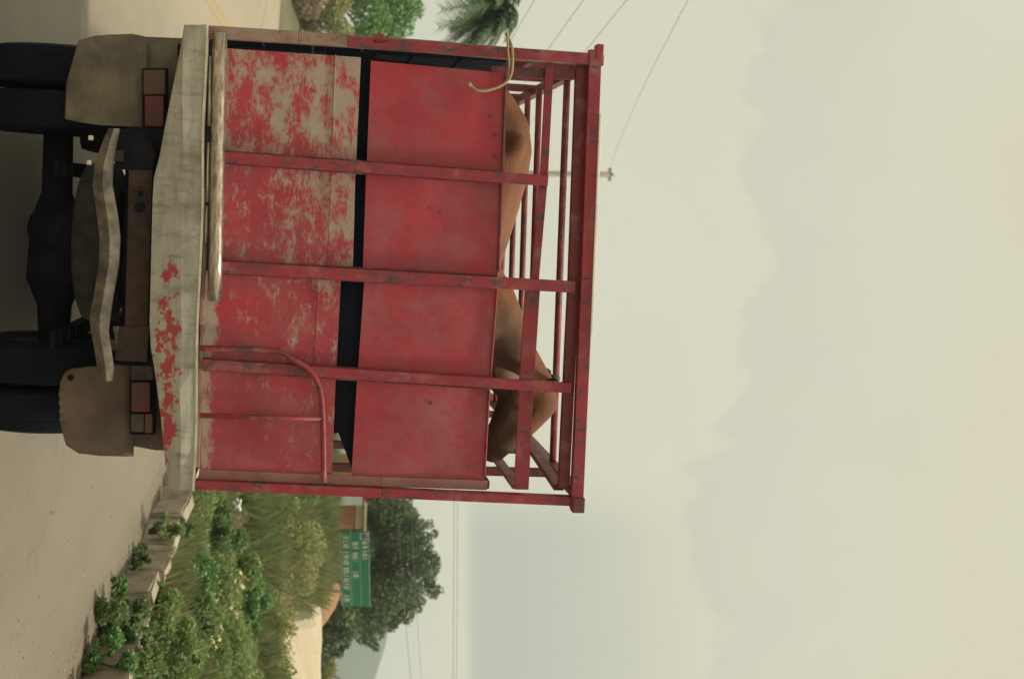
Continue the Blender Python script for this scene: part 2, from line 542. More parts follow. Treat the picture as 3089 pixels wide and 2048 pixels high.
def mat_ground():
    m, t, b, oc = new_mat('verge_soil')
    n = t.noise(oc, 0.35, 8, 0.65)
    col = t.mix(t.step(n, 0.35, 0.65), (0.12, 0.13, 0.065), (0.18, 0.15, 0.09))
    t.link(col, b.inputs['Base Color'])
    b.inputs['Roughness'].default_value = 0.95
    bump(t, b, t.noise(oc, 6, 5, 0.7), 0.6, 0.05)
    return m


def mat_road():
    m, t, b, oc = new_mat('dusty_road')
    n = t.noise(t.mapping(oc, (1, 0.25, 1)), 0.9, 7, 0.6)
    g = t.noise(oc, 55, 6, 0.8)
    st = t.noise(t.mapping(oc, (2.6, 0.05, 1)), 1.4, 4, 0.6)
    col = t.mix(t.step(n, 0.35, 0.65), (0.245, 0.212, 0.152), (0.20, 0.172, 0.124))
    col = t.mix(t.math('MULTIPLY', t.step(st, 0.5, 0.72), 0.35), col, (0.22, 0.185, 0.14))
    col = t.mix(t.math('MULTIPLY', t.step(g, 0.42, 0.62), 0.5), col, (0.15, 0.125, 0.098))
    # pale blown dust towards the kerb and wandering tar cracks
    cr = t.new('ShaderNodeTexVoronoi', feature='DISTANCE_TO_EDGE')
    wob = t.new('ShaderNodeVectorMath', operation='ADD')
    nz = t.new('ShaderNodeTexNoise')
    t.link(oc, nz.inputs[0])
    nz.inputs['Scale'].default_value = 2.2
    t.link(oc, wob.inputs[0])
    t.link(nz.outputs[1], wob.inputs[1])
    t.link(t.mapping(wob.outputs[0], (0.30, 0.16, 1)), cr.inputs['Vector'])
    cr.inputs['Scale'].default_value = 1.0
    crack = t.math('MULTIPLY', t.math('SUBTRACT', 1.0, t.step(cr.outputs[0], 0.002, 0.008)), 0.25)
    col = t.mix(crack, col, (0.10, 0.085, 0.07))
    # far lanes painted paler for sky sheen on the distant road; travelled lane left darker
    spx = t.new('ShaderNodeSeparateXYZ')
    t.link(oc, spx.inputs[0])
    lane = t.math('SUBTRACT', 1.0, t.step(t.math('ADD', spx.outputs[0], t.math('MULTIPLY', n, 1.6)), -1.8, 0.6))
    col = t.mix(t.math('MULTIPLY', lane, 0.8), col, (0.41, 0.35, 0.255))
    t.link(col, b.inputs['Base Color'])
    b.inputs['Roughness'].default_value = 0.62
    bump(t, b, g, 0.35, 0.006)
    return m


for k in ('tyre', 'chassis', 'spare', 'cross', 'board', 'flap', 'flap_brown', 'rim'):
    b_ = M[k].node_tree.nodes['Principled BSDF']
    b_.inputs['Specular IOR Level'].default_value = 0.12
    b_.inputs['Roughness'].default_value = 0.9
M['ground'] = mat_ground()
M['road'] = mat_road()
M['line'] = plain('worn_yellow_line', (0.42, 0.29, 0.13), (0.37, 0.30, 0.19), 5, 0.85, 0.1, 0, (1, 0.4, 1), 0.45, 0.6)
M['sand'] = plain('pale_sand', (0.50, 0.42, 0.29), (0.56, 0.48, 0.34), 0.8, 0.95, 0.2)
M['soil'] = plain('orange_soil', (0.36, 0.20, 0.095), (0.27, 0.16, 0.08), 1.2, 0.95, 0.4, dist=0.1)
M['mountain'] = plain('wooded_mountain', (0.05, 0.075, 0.05), (0.07, 0.09, 0.06), 0.01, 0.95, 0.0)


# ------------------------------------------------------------------ ground, road, far hill
BEND, KB = 35.0, 0.0081


def axis_x(y):
    return -KB * (y - BEND) ** 2 if y > BEND else 0.0


def road_pt(s_y, off):
    """point at lateral offset off from the road's axis at parameter y"""
    dx = -2 * KB * (s_y - BEND) if s_y > BEND else 0.0
    n = Vector((1, -dx, 0)).normalized()
    return Vector((axis_x(s_y), s_y, 0)) + n * off


EDGE_R, EDGE_L = 4.15, -9.6


def sstep(v):
    v = min(1.0, max(0.0, v))
    return v * v * (3 - 2 * v)


def terrain(x, y):
    yy = min(max(y, -60), 110)
    sl = math.sqrt(1 + (2 * KB * max(0, yy - BEND)) ** 2)
    d = (x - axis_x(yy)) / sl - (EDGE_R + 0.30)
    z = -0.03
    if d > 0:
        z = 0.16 * sstep(d / 0.4) + 1.95 * sstep((d - 0.3) / 10.5)
        z += 0.10 * math.sin(x * 0.9 + y * 0.4) * sstep(d / 4) + 0.07 * math.sin(y * 0.83 - x * 0.35) * sstep(d / 3)
    dl = EDGE_L - 0.5 - (x - axis_x(yy)) / sl
    if dl > 0:
        z += 0.5 * sstep(dl / 8)
    return z


def build_ground():
    xs = [-4000, -1500, -600, -250, -120, -70] + [-50 + i for i in range(0, 40)] + [-10 + 0.5 * i for i in range(0, 81)] + [31 + 1.5 * i for i in range(0, 20)] + [75, 120, 250, 600, 1500, 4000]
    ys = [-600, -150, -60] + [-20 + i for i in range(0, 131)] + [115, 130, 160, 220, 350, 600, 1200, 2500, 5000]
    vs = [(x, y, terrain(x, y) if (-70 < x < 75 and -60 <= y < 115) else (terrain(max(-70, min(75, x)), max(-60, min(114, y))))) for y in ys for x in xs]
    nx = len(xs)
    fs = [(j * nx + i, j * nx + i + 1, (j + 1) * nx + i + 1, (j + 1) * nx + i) for j in range(len(ys) - 1) for i in range(nx - 1)]
    me = bpy.data.meshes.new('ground')
    me.from_pydata(vs, [], fs)
    me.polygons.foreach_set('use_smooth', [True] * len(fs))
    tag(link('ground', me, M['ground']), kind='structure')
    # road sheet
    ys = [-25 + 1.5 * i for i in range(0, 90)]
    offs = [EDGE_L + (EDGE_R + 0.05 - EDGE_L) * i / 8 for i in range(9)]
    vs = [tuple(road_pt(y, o) + Vector((0, 0, 0.0))) for y in ys for o in offs]
    n = len(offs)
    fs = [(j * n + i, j * n + i + 1, (j + 1) * n + i + 1, (j + 1) * n + i) for j in range(len(ys) - 1) for i in range(n - 1)]
    me = bpy.data.meshes.new('road')
    me.from_pydata(vs, [], fs)
    road = tag(link('road', me, M['road']), kind='structure')

    def line(name, o0, o1, first=0):
        vs, fs = [], []
        for j, y in enumerate(ys[first * 2:]):
            vs += [tuple(road_pt(y, o0) + Vector((0, 0, 0.004))), tuple(road_pt(y, o1) + Vector((0, 0, 0.004)))]
            if j:
                fs.append((2 * j - 2, 2 * j - 1, 2 * j + 1, 2 * j))
        me = bpy.data.meshes.new(name)
        me.from_pydata(vs, [], fs)
        link(name, me, M['line'], road)
    line('centre_line', -2.66, -2.56)
    line('centre_line', -2.46, -2.36)
    line('edge_line', 3.55, 3.66, 20)
    # far mountain, wooded, several hundred metres long
    cx = at(1728, 1000, 1500)
    vs, fs = [], []
    nx, ny = 60, 14
    for j in range(ny):
        for i in range(nx):
            a, c = i / (nx - 1), j / (ny - 1)
            x = cx.x - 600 + 1200 * a
            prof = 106 * math.exp(-((x - cx.x) / 260) ** 2) + 5 * math.sin(a * 31) + 3 * math.sin(a * 67 + 1)
            z = max(-2, prof * math.sin(math.pi * c) ** 0.9) - 2
            vs.append((x, cx.y - 150 + 400 * c, z))
    fs = [(j * nx + i, j * nx + i + 1, (j + 1) * nx + i + 1, (j + 1) * nx + i) for j in range(ny - 1) for i in range(nx - 1)]
    me = bpy.data.meshes.new('mountain')
    me.from_pydata(vs, [], fs)
    me.polygons.foreach_set('use_smooth', [True] * len(fs))
    tag(link('mountain', me, M['mountain']), kind='structure')


build_ground()


def build_haze():
    m = bpy.data.materials.new('haze_air')
    m.use_nodes = True
    nt = m.node_tree
    nt.nodes.clear()
    out = nt.nodes.new('ShaderNodeOutputMaterial')
    vol = nt.nodes.new('ShaderNodeVolumePrincipled')
    vol.inputs['Color'].default_value = (0.80, 0.90, 1.0, 1)
    vol.inputs['Density'].default_value = 0.00042
    nt.links.new(vol.outputs[0], out.inputs['Volume'])
    b = MB().box((0, 1000, 73), (4400, 3000, 150))
    o = b.build('haze', m)
    tag(o, kind='stuff')


build_haze()

# ------------------------------------------------------------------ the truck's own frame
D0 = 6.68
TR_HEAD, LEAN = HEAD - R_(5.2), R_(1.2)
mid = at(780, 600, D0)
TM = Matrix.Translation((mid.x, mid.y, 0)) @ Matrix.Rotation(-TR_HEAD, 4, 'Z') @ Matrix.Rotation(LEAN, 4, 'Y')
TMI = TM.inverted()
TN = (TM.to_3x3() @ Vector((0, 1, 0))).normalized()


def tp(u, v, y=0.0):
    """photograph point -> (x, z) in the truck's frame on its cross-plane y"""
    p = TMI @ on_plane(u, v, TM @ Vector((0, y, 0)), TN)
    return p.x, p.z


def t3(u, v, y=0.0):
    x, z = tp(u, v, y)
    return Vector((x, y, z))


truck = empty('cattle_truck')
truck.matrix_world = TM
tag(truck, 'old red cattle truck with slatted cage and worn grey tail beam', 'truck')
ZF = tp(780, 612)[1]                  # bed floor height
ZT = tp(840, 1765)[1]                 # underside of the cage's top rail
XL, XR = tp(120, 1100)[0], tp(1478, 1100)[0]
LENGTH = 4.3


def tbar(name, pts, y, w, d, mat, parent=truck, bevel=0.004, label=None):
    mb = MB()
    for a, b in zip(pts[:-1], pts[1:]):
        mb.bar(t3(*a, y), t3(*b, y), w, d)
    o = mb.build(name, M[mat], parent, bevel=bevel)
    if label: o['label'] = label
    return o


# --- rear sheets: grids with slight dents
def sheet(name, c00, c10, c11, c01, y, mat, seed, th=0.006, dent=0.006, n=18):
    """corners as photo points: lower left, lower right, upper right, upper left"""
    P = [t3(*c, y) for c in (c00, c10, c11, c01)]
    r = random.Random(seed)
    ph = [(r.uniform(2, 7), r.uniform(2, 7), r.uniform(0, 6.3), r.uniform(0.4, 1)) for _ in range(5)]
    vs, fs = [], []
    for j in range(n + 1):
        for i in range(n + 1):
            a, c = i / n, j / n
            p = P[0] * (1 - a) * (1 - c) + P[1] * a * (1 - c) + P[2] * a * c + P[3] * (1 - a) * c
            dd = sum(w * math.sin(fx * a + fz * c + q) for fx, fz, q, w in ph) / 3
            vs.append(p + Vector((0, dent * dd, 0)))
    m = (n + 1) ** 2
    back = [v + Vector((0, th, 0)) for v in vs]
    k = n + 1
    for j in range(n):
        for i in range(n):
            q = (j * k + i, j * k + i + 1, (j + 1) * k + i + 1, (j + 1) * k + i)
            fs.append(q)
            fs.append(tuple(x + m for x in reversed(q)))
    rim = [i for i in range(k)] + [j * k + n for j in range(1, k)] + [n * k + i for i in range(n - 1, -1, -1)] + [j * k for j in range(n - 1, 0, -1)]
    allv = vs + back
    rv, rf = [], []
    for a, b in zip(rim, rim[1:] + rim[:1]):
        rf.append(tuple(len(rv) + q for q in range(4)))
        rv += [allv[a], allv[a + m], allv[b + m], allv[b]]
    o = MB().add(allv, fs).add(rv, rf).build(name, M[mat], truck, smooth=False)
    for p in o.data.polygons:
        p.use_smooth = abs(p.normal.y) > 0.8
    return o


sheet('lower_panel', (144, 640), (478, 640), (497, 1074), (174, 1089), 0.0, 'lower', 1)
sheet('lower_panel', (481, 640), (812, 630), (826, 1064), (499, 1073), 0.0, 'lower', 2)
sheet('lower_panel', (815, 618), (1110, 612), (1128, 1014), (830, 1029), 0.0, 'lower', 3)
sheet('lower_panel', (1113, 612), (1419, 604), (1438, 1001), (1131, 1013), 0.0, 'lower', 4)
sheet('upper_panel', (184, 1119), (502, 1106), (526, 1514), (222, 1525), 0.004, 'upper', 5)
sheet('upper_panel', (505, 1105), (828, 1094), (843, 1500), (529, 1513), 0.004, 'upper', 6)
sheet('upper_panel', (831, 1100), (1130, 1079), (1152, 1478), (845, 1499), 0.004, 'upper', 7)
sheet('upper_panel', (1133, 1078), (1440, 1060), (1456, 1459), (1155, 1477), 0.004, 'upper', 8)
# pressed crease along each lower sheet, standing a little proud
for (a, b) in (((165, 1012), (478, 1003)), ((505, 1002), (805, 990)), ((850, 962), (1100, 950))):
    tbar('panel_crease', [a, b], -0.003, 0.006, 0.006, 'lower', bevel=0.002)
# dark lip on top of the upper sheets
tbar('panel_lip', [(224, 1526), (515, 1516)], -0.002, 0.012, 0.022, 'bar_dark')
tbar('panel_lip', [(548, 1514), (820, 1503)], -0.002, 0.012, 0.022, 'bar_dark')
tbar('panel_lip', [(864, 1500), (1140, 1480)], -0.002, 0.008, 0.02, 'upper')
tbar('panel_lip', [(1168, 1477), (1436, 1462)], -0.002, 0.008, 0.02, 'upper')
# lower edge strip on the right
tbar('bottom_lip', [(830, 616), (1410, 596)], -0.006, 0.02, 0.012, 'bar_worn')

# posts of the tail gate
tbar('gate_post', [(474, 660), (546, 1652)], -0.022, 0.052, 0.040, 'bar')
tbar('gate_post', [(804, 640), (866, 1733)], -0.022, 0.056, 0.040, 'bar')
tbar('gate_post', [(1098, 612), (1170, 1722)], -0.020, 0.050, 0.036, 'bar')
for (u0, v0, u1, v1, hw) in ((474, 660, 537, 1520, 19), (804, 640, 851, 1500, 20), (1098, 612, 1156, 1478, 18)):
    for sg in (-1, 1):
        tbar('post_side_strip', [(u0 + sg * hw, v0), (u1 + sg * hw, v1)], -0.008, 0.007, 0.012, 'bar_dark', bevel=0.002)  # thin dark strip along each side of the post
# corner posts
tbar('corner_post', [(98, 628), (115, 900), (141, 1280), (165, 1560), (180, 1775)], -0.01, 0.056, 0.06, 'bar_worn', label='left corner post worn to bare dusty metal')
tbar('corner_strip', [(127, 1050), (158, 1500), (178, 1772)], -0.040, 0.048, 0.02, 'bar')
tbar('corner_post', [(1459, 590), (1484, 1150), (1509, 1722)], -0.008, 0.046, 0.06, 'bar')
tbar('edge_flange', [(1430, 600), (1452, 1150), (1463, 1470)], -0.004, 0.048, 0.012, 'flange')
tbar('gate_stile', [(216, 1480), (226, 1735)], 0.03, 0.05, 0.03, 'bar_dark')
MB().slab([tp(100, 1140), tp(120, 1172), tp(135, 1172), tp(135, 1120)], -0.05, -0.03).build('gusset', M['bar'], truck)
MB().slab([tp(1488, 1090), tp(1512, 1103), tp(1512, 1108), tp(1490, 1116)], -0.02, 0.0).build('gusset', M['bar_dark'], truck)

# rails of the gate's top
tbar('top_rail', [(152, 1794), (840, 1769), (1534, 1738)], -0.025, 0.060, 0.055, 'bar')
tbar('top_rail_inner', [(200, 1753), (840, 1730), (1470, 1699)], 0.03, 0.055, 0.05, 'maroon')  # bar in shade behind the rail; its darkness is put into the maroon
tbar('top_edge_highlight', [(345, 1810), (620, 1799), (1010, 1783)], -0.040, 0.014, 0.04, 'strip')  # pale strip standing in for the sunlit top edge of the rail
tbar('upper_rail', [(190, 1658), (540, 1640), (846, 1613)], -0.004, 0.040, 0.014, 'bar')
tbar('wide_rail', [(860, 1607), (1160, 1588), (1476, 1572)], -0.002, 0.074, 0.012, 'bar')
MB().box(t3(160, 1806, -0.02), (0.075, 0.075, 0.035)).build('corner_cap', M['bar'], truck, bevel=0.006)
MB().box(t3(1520, 1742, -0.02), (0.075, 0.08, 0.06)).build('corner_cap', M['bar_dark'], truck, bevel=0.006)

# curved grab rail with its two struts
hp = [(1050, 604), (1052, 700), (1058, 832), (1082, 880), (1117, 934), (1161, 961), (1215, 971), (1300, 975), (1453, 977)]


def smooth_path(pts, k=6):
    out = []
    for i in range(len(pts) - 1):
        p0, p1, p2, p3 = pts[max(i - 1, 0)], pts[i], pts[i + 1], pts[min(i + 2, len(pts) - 1)]
        for j in range(k):
            s = j / k
            out.append(0.5 * ((2 * p1) + (p2 - p0) * s + (2 * p0 - 5 * p1 + 4 * p2 - p3) * s * s + (3 * p1 - p0 - 3 * p2 + p3) * s ** 3))
    out.append(pts[-1])
    return out


MB().tube(smooth_path([t3(*p, -0.055) for p in hp], 4), 0.014, 12).build('grab_rail', M['bar'], truck, smooth=True)
MB().tube([t3(1253, 602, -0.05), t3(1258, 780, -0.055), t3(1263, 972, -0.055)], 0.013, 12).build('grab_rail_strut', M['bar'], truck, smooth=True)

# long bare pipe across the left half, and the hinge rod under it
pp = [(100, 664), (300, 660), (560, 654), (760, 651), (908, 648)]
MB().tube([t3(*p, -0.055) for p in pp], 0.033, 20).build('tail_pipe', M['steel'], truck, smooth=True)
MB().tube([t3(170, 634, -0.03), t3(380, 631, -0.03)], 0.007, 8).build('hinge_rod', M['edge_steel'], truck, smooth=True)
MB().tube([t3(430, 629, -0.03), t3(610, 624, -0.03)], 0.007, 8).build('hinge_rod', M['edge_steel'], truck, smooth=True)
MB().tube([t3(622, 623, -0.03), t3(735, 620, -0.03)], 0.006, 8).build('hinge_rod', M['edge_steel'], truck, smooth=True)
tbar('hinge_plate', [(620, 622), (980, 608)], -0.02, 0.02, 0.02, 'bar_worn')

# tail beam: folded plate, upper face upright, lower face turned under, bottom edge deepest in the middle
us = [75, 150, 277, 380, 469, 536, 600, 700, 850, 973, 1053, 1100, 1174, 1260, 1346, 1420, 1479]
top = {75: 622, 1479: 583}
vb = [556, 543, 518, 498, 480, 463, 459, 457, 453, 450, 453, 462, 474, 484, 493, 501, 508]
vsb, fsb = [], []
for i, u in enumerate(us):
    k = (u - 75) / 1404
    vt = 622 - 39 * k + 3 * math.sin(u * 0.011) + (2 if 380 < u < 620 else 0)
    vf = 553 - 10 * k + 2 * math.sin(u * 0.02)
    wob = 0.009 * math.sin(u * 0.013 + 1) + 0.006 * math.sin(u * 0.031)
    x, z = tp(u, vt, -0.06)
    vsb.append((x, 0.02, z + 0.004)); vsb.append((x, -0.050 + wob * 0.3, z + 0.004)); vsb.append((x, -0.060 + wob * 0.3, z - 0.004))
    x2, z2 = tp(u, vf, -0.06)
    vsb.append((x2, -0.062 + wob, z2))
    x3, z3 = tp(u + (2 if i == 0 else 0), vb[i], -0.05)
    vsb.append((x3, -0.030 + wob * 1.6, z3)); vsb.append((x3, -0.012 + wob, z3 - 0.003)); vsb.append((x3, 0.03, z3 + 0.002))
m = 7
for i in range(len(us) - 1):
    for j in range(m - 1):
        a = i * m + j
        fsb.append((a, a + m, a + m + 1, a + 1))
beam = MB().add(vsb, fsb).build('tail_beam', M['bumper'], truck)
for o_ in (beam,):
    md = o_.modifiers.new('thick', 'SOLIDIFY'); md.thickness = 0.005; md.offset = -1
mbt = MB()
for i in range(len(us) - 1):
    a, b = Vector(vsb[i * m + 2]), Vector(vsb[(i + 1) * m + 2])
    mbt.bar(a + Vector((0, 0, 0.006)), b + Vector((0, 0, 0.006)), 0.011, 0.010)
mbt.build('beam_edge', M['edge_steel'], beam)

# --- bed, sides, front wall, roof bows
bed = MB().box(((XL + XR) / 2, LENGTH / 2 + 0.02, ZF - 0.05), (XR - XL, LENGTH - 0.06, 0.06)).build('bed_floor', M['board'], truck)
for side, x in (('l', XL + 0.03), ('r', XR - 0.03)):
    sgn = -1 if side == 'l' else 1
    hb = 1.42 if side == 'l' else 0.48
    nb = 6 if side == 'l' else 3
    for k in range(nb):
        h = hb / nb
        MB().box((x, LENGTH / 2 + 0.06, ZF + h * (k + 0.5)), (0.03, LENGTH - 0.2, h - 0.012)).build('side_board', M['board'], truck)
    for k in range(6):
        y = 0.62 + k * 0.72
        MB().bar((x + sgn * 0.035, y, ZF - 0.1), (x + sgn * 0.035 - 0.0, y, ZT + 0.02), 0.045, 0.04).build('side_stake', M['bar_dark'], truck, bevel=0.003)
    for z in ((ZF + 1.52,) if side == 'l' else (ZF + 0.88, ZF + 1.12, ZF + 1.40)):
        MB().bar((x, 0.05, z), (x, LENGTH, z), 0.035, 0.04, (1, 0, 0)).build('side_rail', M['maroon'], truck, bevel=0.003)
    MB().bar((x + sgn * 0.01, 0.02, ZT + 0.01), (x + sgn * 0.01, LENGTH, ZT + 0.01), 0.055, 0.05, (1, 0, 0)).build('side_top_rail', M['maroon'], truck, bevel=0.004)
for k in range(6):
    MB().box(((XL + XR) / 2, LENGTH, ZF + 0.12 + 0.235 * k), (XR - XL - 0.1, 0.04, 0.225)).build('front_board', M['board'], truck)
MB().bar((XL, LENGTH, ZT + 0.01), (XR, LENGTH, ZT + 0.01), 0.055, 0.05).build('front_top_rail', M['maroon'], truck)
for (u, v, s) in ((246, 1715, 0.905), (246, 1632, 0.815), (246, 1598, 0.772), (246, 1565, 0.735)):
    y = D0 / s - D0
    x, z = tp(u, v - 4, y)
    slope = (tp(1440, v - 55 * s, y)[1] - z) / (tp(1440, v, y)[0] - x)
    a, b = Vector((XL + 0.04, y, z + slope * (XL - x))), Vector((XR - 0.04, y, z + slope * (XR - x)))
    MB().tube([a, b], 0.019, 12).build('roof_bow', M['bow'], truck, smooth=True)
for y in (3.05, 3.6):
    MB().tube([(XL + 0.04, y, ZT), (XR - 0.04, y, ZT)], 0.019, 12).build('roof_bow', M['bar'], truck, smooth=True)
# side braces seen slanting inside the right top corner
MB().bar(t3(1468, 1560, 0.05), t3(1362, 1484, 0.95), 0.05, 0.02, (1, 0, 0)).build('side_brace', M['flange'], truck)
MB().bar(t3(1470, 1686, 0.05), t3(1345, 1600, 0.9), 0.05, 0.03, (1, 0, 0)).build('side_brace', M['maroon'], truck)

MB().slab([tp(150, 985, 0.07), tp(1312, 985, 0.07), tp(1305, 1020, 0.07), tp(1440, 1072, 0.07), tp(1442, 1110, 0.07), tp(160, 1135, 0.07)], 0.07, 0.09).build('gap_shade_board', M['board'], truck)  # dark board added in place of the unlit interior behind the gap
for (u, v) in ((407, 1494), (352, 1482), (470, 1494), (1215, 1300), (640, 1330)):
    MB().box(t3(u, v, -0.002), (0.016, 0.006, 0.014)).build('rivet', M['bar_dark'], truck, bevel=0.002)
# --- chassis below the beam
MB().box(((tp(388, 470, 0.2)[0] + tp(1105, 470, 0.2)[0]) / 2, 0.22, ZF - 0.24), (tp(1105, 470, 0.2)[0] - tp(388, 470, 0.2)[0], 0.05, 0.30)).build('gap_blocking_plate', M['chassis'], truck)  # dark plate added to close bright gaps below the floor
for x in (-0.40, 0.40):
    MB().box((x, 3.0, ZF - 0.26), (0.07, 5.8, 0.16)).build('chassis_rail', M['chassis'], truck)
for k in range(6):
    MB().box(((XL + XR) / 2, 0.3 + 0.75 * k, ZF - 0.125), (XR - XL - 0.1, 0.07, 0.09)).build('cross_bearer', M['chassis'], truck)
cm = MB().slab([tp(512, 388, 0.06), tp(985, 376, 0.06), tp(985, 446, 0.06), tp(512, 460, 0.06)], 0.06, 0.12).build('cross_member', M['cross'], truck, bevel=0.006)
for (u, v, r) in ((585, 424, 0.014), (626, 422, 0.026)):
    c = t3(u, v, 0.055)
    MB().lathe([(0, 0.0001), (0, r)], (0, 0, 0), 'z', 16).build('bolt_hole', M['tyre'], cm).matrix_local = Matrix.Translation(c) @ Matrix.Rotation(R_(90), 4, 'X')
MB().slab([tp(388, 352, 0.05), tp(512, 345, 0.05), tp(512, 462, 0.05), tp(470, 470, 0.05), tp(395, 440, 0.05)], 0.05, 0.10).build('spring_bracket', M['chassis'], truck, bevel=0.008)
MB().slab([tp(985, 352, 0.05), tp(1088, 345, 0.05), tp(1092, 442, 0.05), tp(985, 452, 0.05)], 0.05, 0.10).build('spring_bracket', M['cross'], truck, bevel=0.008)
MB().slab([tp(985, 360, 0.03), tp(1045, 352, 0.03), tp(985, 340, 0.03)], 0.03, 0.05).build('bracket_tab', M['dust_steel'], truck)
for (u, v) in ((417, 275), (491, 270)):
    MB().box(t3(u, v, 0.02), (0.022, 0.03, 0.022)).build('light_gap_block', M['edge_steel'], truck, bevel=0.003)  # shiny blocks added where sunlight would show through small gaps
# bent step bar
bp = [(388, 344, 34), (430, 330, 44), (500, 312, 56), (560, 308, 60), (640, 322, 62), (720, 331, 62), (800, 328, 60), (890, 312, 60), (960, 300, 62), (1000, 300, 52), (1060, 310, 50), (1110, 318, 50), (1150, 322, 34)]
vsb, fsb = [], []
for i, (u, v, w) in enumerate(bp):
    yy = -0.02 + 0.02 * math.sin(i * 1.1)
    a, b = t3(u, v - w / 2, yy), t3(u, v + w / 2, yy)
    c = t3(u, v, yy - 0.025)
    vsb += [a, c, b, b + Vector((0, 0.03, 0)), a + Vector((0, 0.03, 0))]
for i in range(len(bp) - 1):
    for j in range(5):
        p, q = i * 5 + j, i * 5 + (j + 1) % 5
        fsb.append((p, q, q + 5, p + 5))
fsb += [(4, 3, 2, 1, 0), tuple((len(bp) - 1) * 5 + j for j in range(5))]
MB().add(vsb, fsb).build('step_bar', M['dust_steel'], truck, bevel=0.004)
# hangers for the step bar
for u in (470, 1040):
    MB().bar(t3(u, 330, 0.02), t3(u, 400, 0.08), 0.05, 0.012).build('step_bar_hanger', M['cross'], truck)

# spare tyre lying under the tail
xs0, zs0 = tp(515, 270, 0.25)
xs1, zs1 = tp(955, 270, 0.25)
rs = 0.40
sp_ = empty('spare_wheel'); sp_.parent = truck
prof = [(-0.085, 0.22), (-0.10, 0.27), (-0.098, 0.33), (-0.075, 0.385), (-0.03, rs), (0.03, rs), (0.075, 0.385), (0.098, 0.33), (0.10, 0.27), (0.085, 0.22)]
MB().lathe(prof, ((xs0 + xs1) / 2, 0.16 + rs, zs0 + 0.025), 'z', 40).build('tyre', M['spare'], sp_, smooth=True)
MB().lathe([(-0.06, 0.0001), (-0.05, 0.15), (-0.085, 0.22), (0.085, 0.22), (0.02, 0.15), (0.02, 0.0001)], ((xs0 + xs1) / 2, 0.16 + rs, zs0 + 0.025), 'z', 32).build('rim', M['rim'], sp_, smooth=True)

# dual rear wheels and axle
RT, YA = 0.40, 1.05


def wheel(x0, x1, yc, name='wheel'):
    e = empty(name); e.parent = truck
    c = (x0 + x1) / 2
    w = (x1 - x0) / 2
    zc = RT - c * math.sin(LEAN) + 0.0
    pr = [(-w * 0.8, 0.22), (-w, 0.28), (-w, 0.34), (-w * 0.85, RT - 0.003), (-w * 0.72, RT), (-w * 0.40, RT), (-w * 0.36, RT - 0.003), (-w * 0.30, RT - 0.003), (-w * 0.26, RT),
          (w * 0.26, RT), (w * 0.30, RT - 0.003), (w * 0.36, RT - 0.003), (w * 0.40, RT), (w * 0.72, RT), (w * 0.85, RT - 0.003), (w, 0.34), (w, 0.28), (w * 0.8, 0.22)]
    MB().lathe(pr, (c, yc, zc), 'x', 48).build('tyre', M['tyre'], e, smooth=False)
    MB().lathe([(-w * 0.5, 0.0001), (-w * 0.5, 0.10), (-w * 0.2, 0.16), (-w * 0.8, 0.225), (w * 0.8, 0.225), (w * 0.2, 0.16), (w * 0.5, 0.10), (w * 0.5, 0.0001)], (c, yc, zc), 'x', 32).build('rim', M['rim'], e, smooth=True)


yt = YA - RT * 0.9
l0, l1 = tp(124, 60, yt)[0], tp(388, 60, yt)[0]
r0, r1 = tp(1032, 60, yt)[0], tp(1308, 60, yt)[0]
for a, b in ((l0, l1), (r0, r1)):
    c = (a + b) / 2
    wheel(a, c - 0.012, YA)
    wheel(c + 0.012, b, YA)
MB().tube([(l1 - 0.1, YA, RT), (-0.3, YA, RT), (-0.16, YA, RT), (0.16, YA, RT), (0.3, YA, RT), (r0 + 0.1, YA, RT)], [0.075, 0.08, 0.13, 0.15, 0.09, 0.075], 20).build('rear_axle', M['chassis'], truck, smooth=True)
dx, dz = tp(690, 150, YA)
zs = []
mb = MB()
for k in range(9):
    a = math.pi * k / 8
    zs.append((-0.17 * math.cos(a), 0.20 * math.sin(a) + 0.0001))
mb.lathe(zs, (dx, YA, RT + 0.05), 'x', 24)
mb.build('differential', M['chassis'], truck, smooth=True)
for x in (-0.42, 0.42):
    for k in range(4):
        MB().box((x, YA, RT + 0.10 + k * 0.017), (0.07, 1.3 - 0.28 * k, 0.014)).build('leaf_spring', M['chassis'], truck)

# mud flaps
lf = [(112, 443), (104, 400), (106, 330), (112, 270), (122, 235), (250, 193), (357, 190), (366, 225), (378, 300), (383, 443)]


def flap(name, pts, y, mat, bow, seed):
    """rubber sheet hanging from its top edge, bowed and rippled"""
    P = [tp(u, v, y) for u, v in pts]
    bm = bmesh.new()
    f = bm.faces.new([bm.verts.new((p[0], y, p[1])) for p in P])
    bmesh.ops.triangulate(bm, faces=[f])
    bmesh.ops.subdivide_edges(bm, edges=bm.edges[:], cuts=4, use_grid_fill=True)
    r = random.Random(seed)
    zt = max(p[1] for p in P)
    for v in bm.verts:
        d = zt - v.co.z
        v.co.y += bow * d * d * 3 + 0.012 * math.sin(v.co.x * 9 + seed) * min(1, d * 4) + 0.006 * math.sin(v.co.x * 23 + v.co.z * 14)
    me = bpy.data.meshes.new(name)
    bm.to_mesh(me)
    bm.free()
    me.polygons.foreach_set('use_smooth', [True] * len(me.polygons))
    o = link(name, me, M[mat], truck)
    md = o.modifiers.new('thick', 'SOLIDIFY'); md.thickness = 0.012
    return o


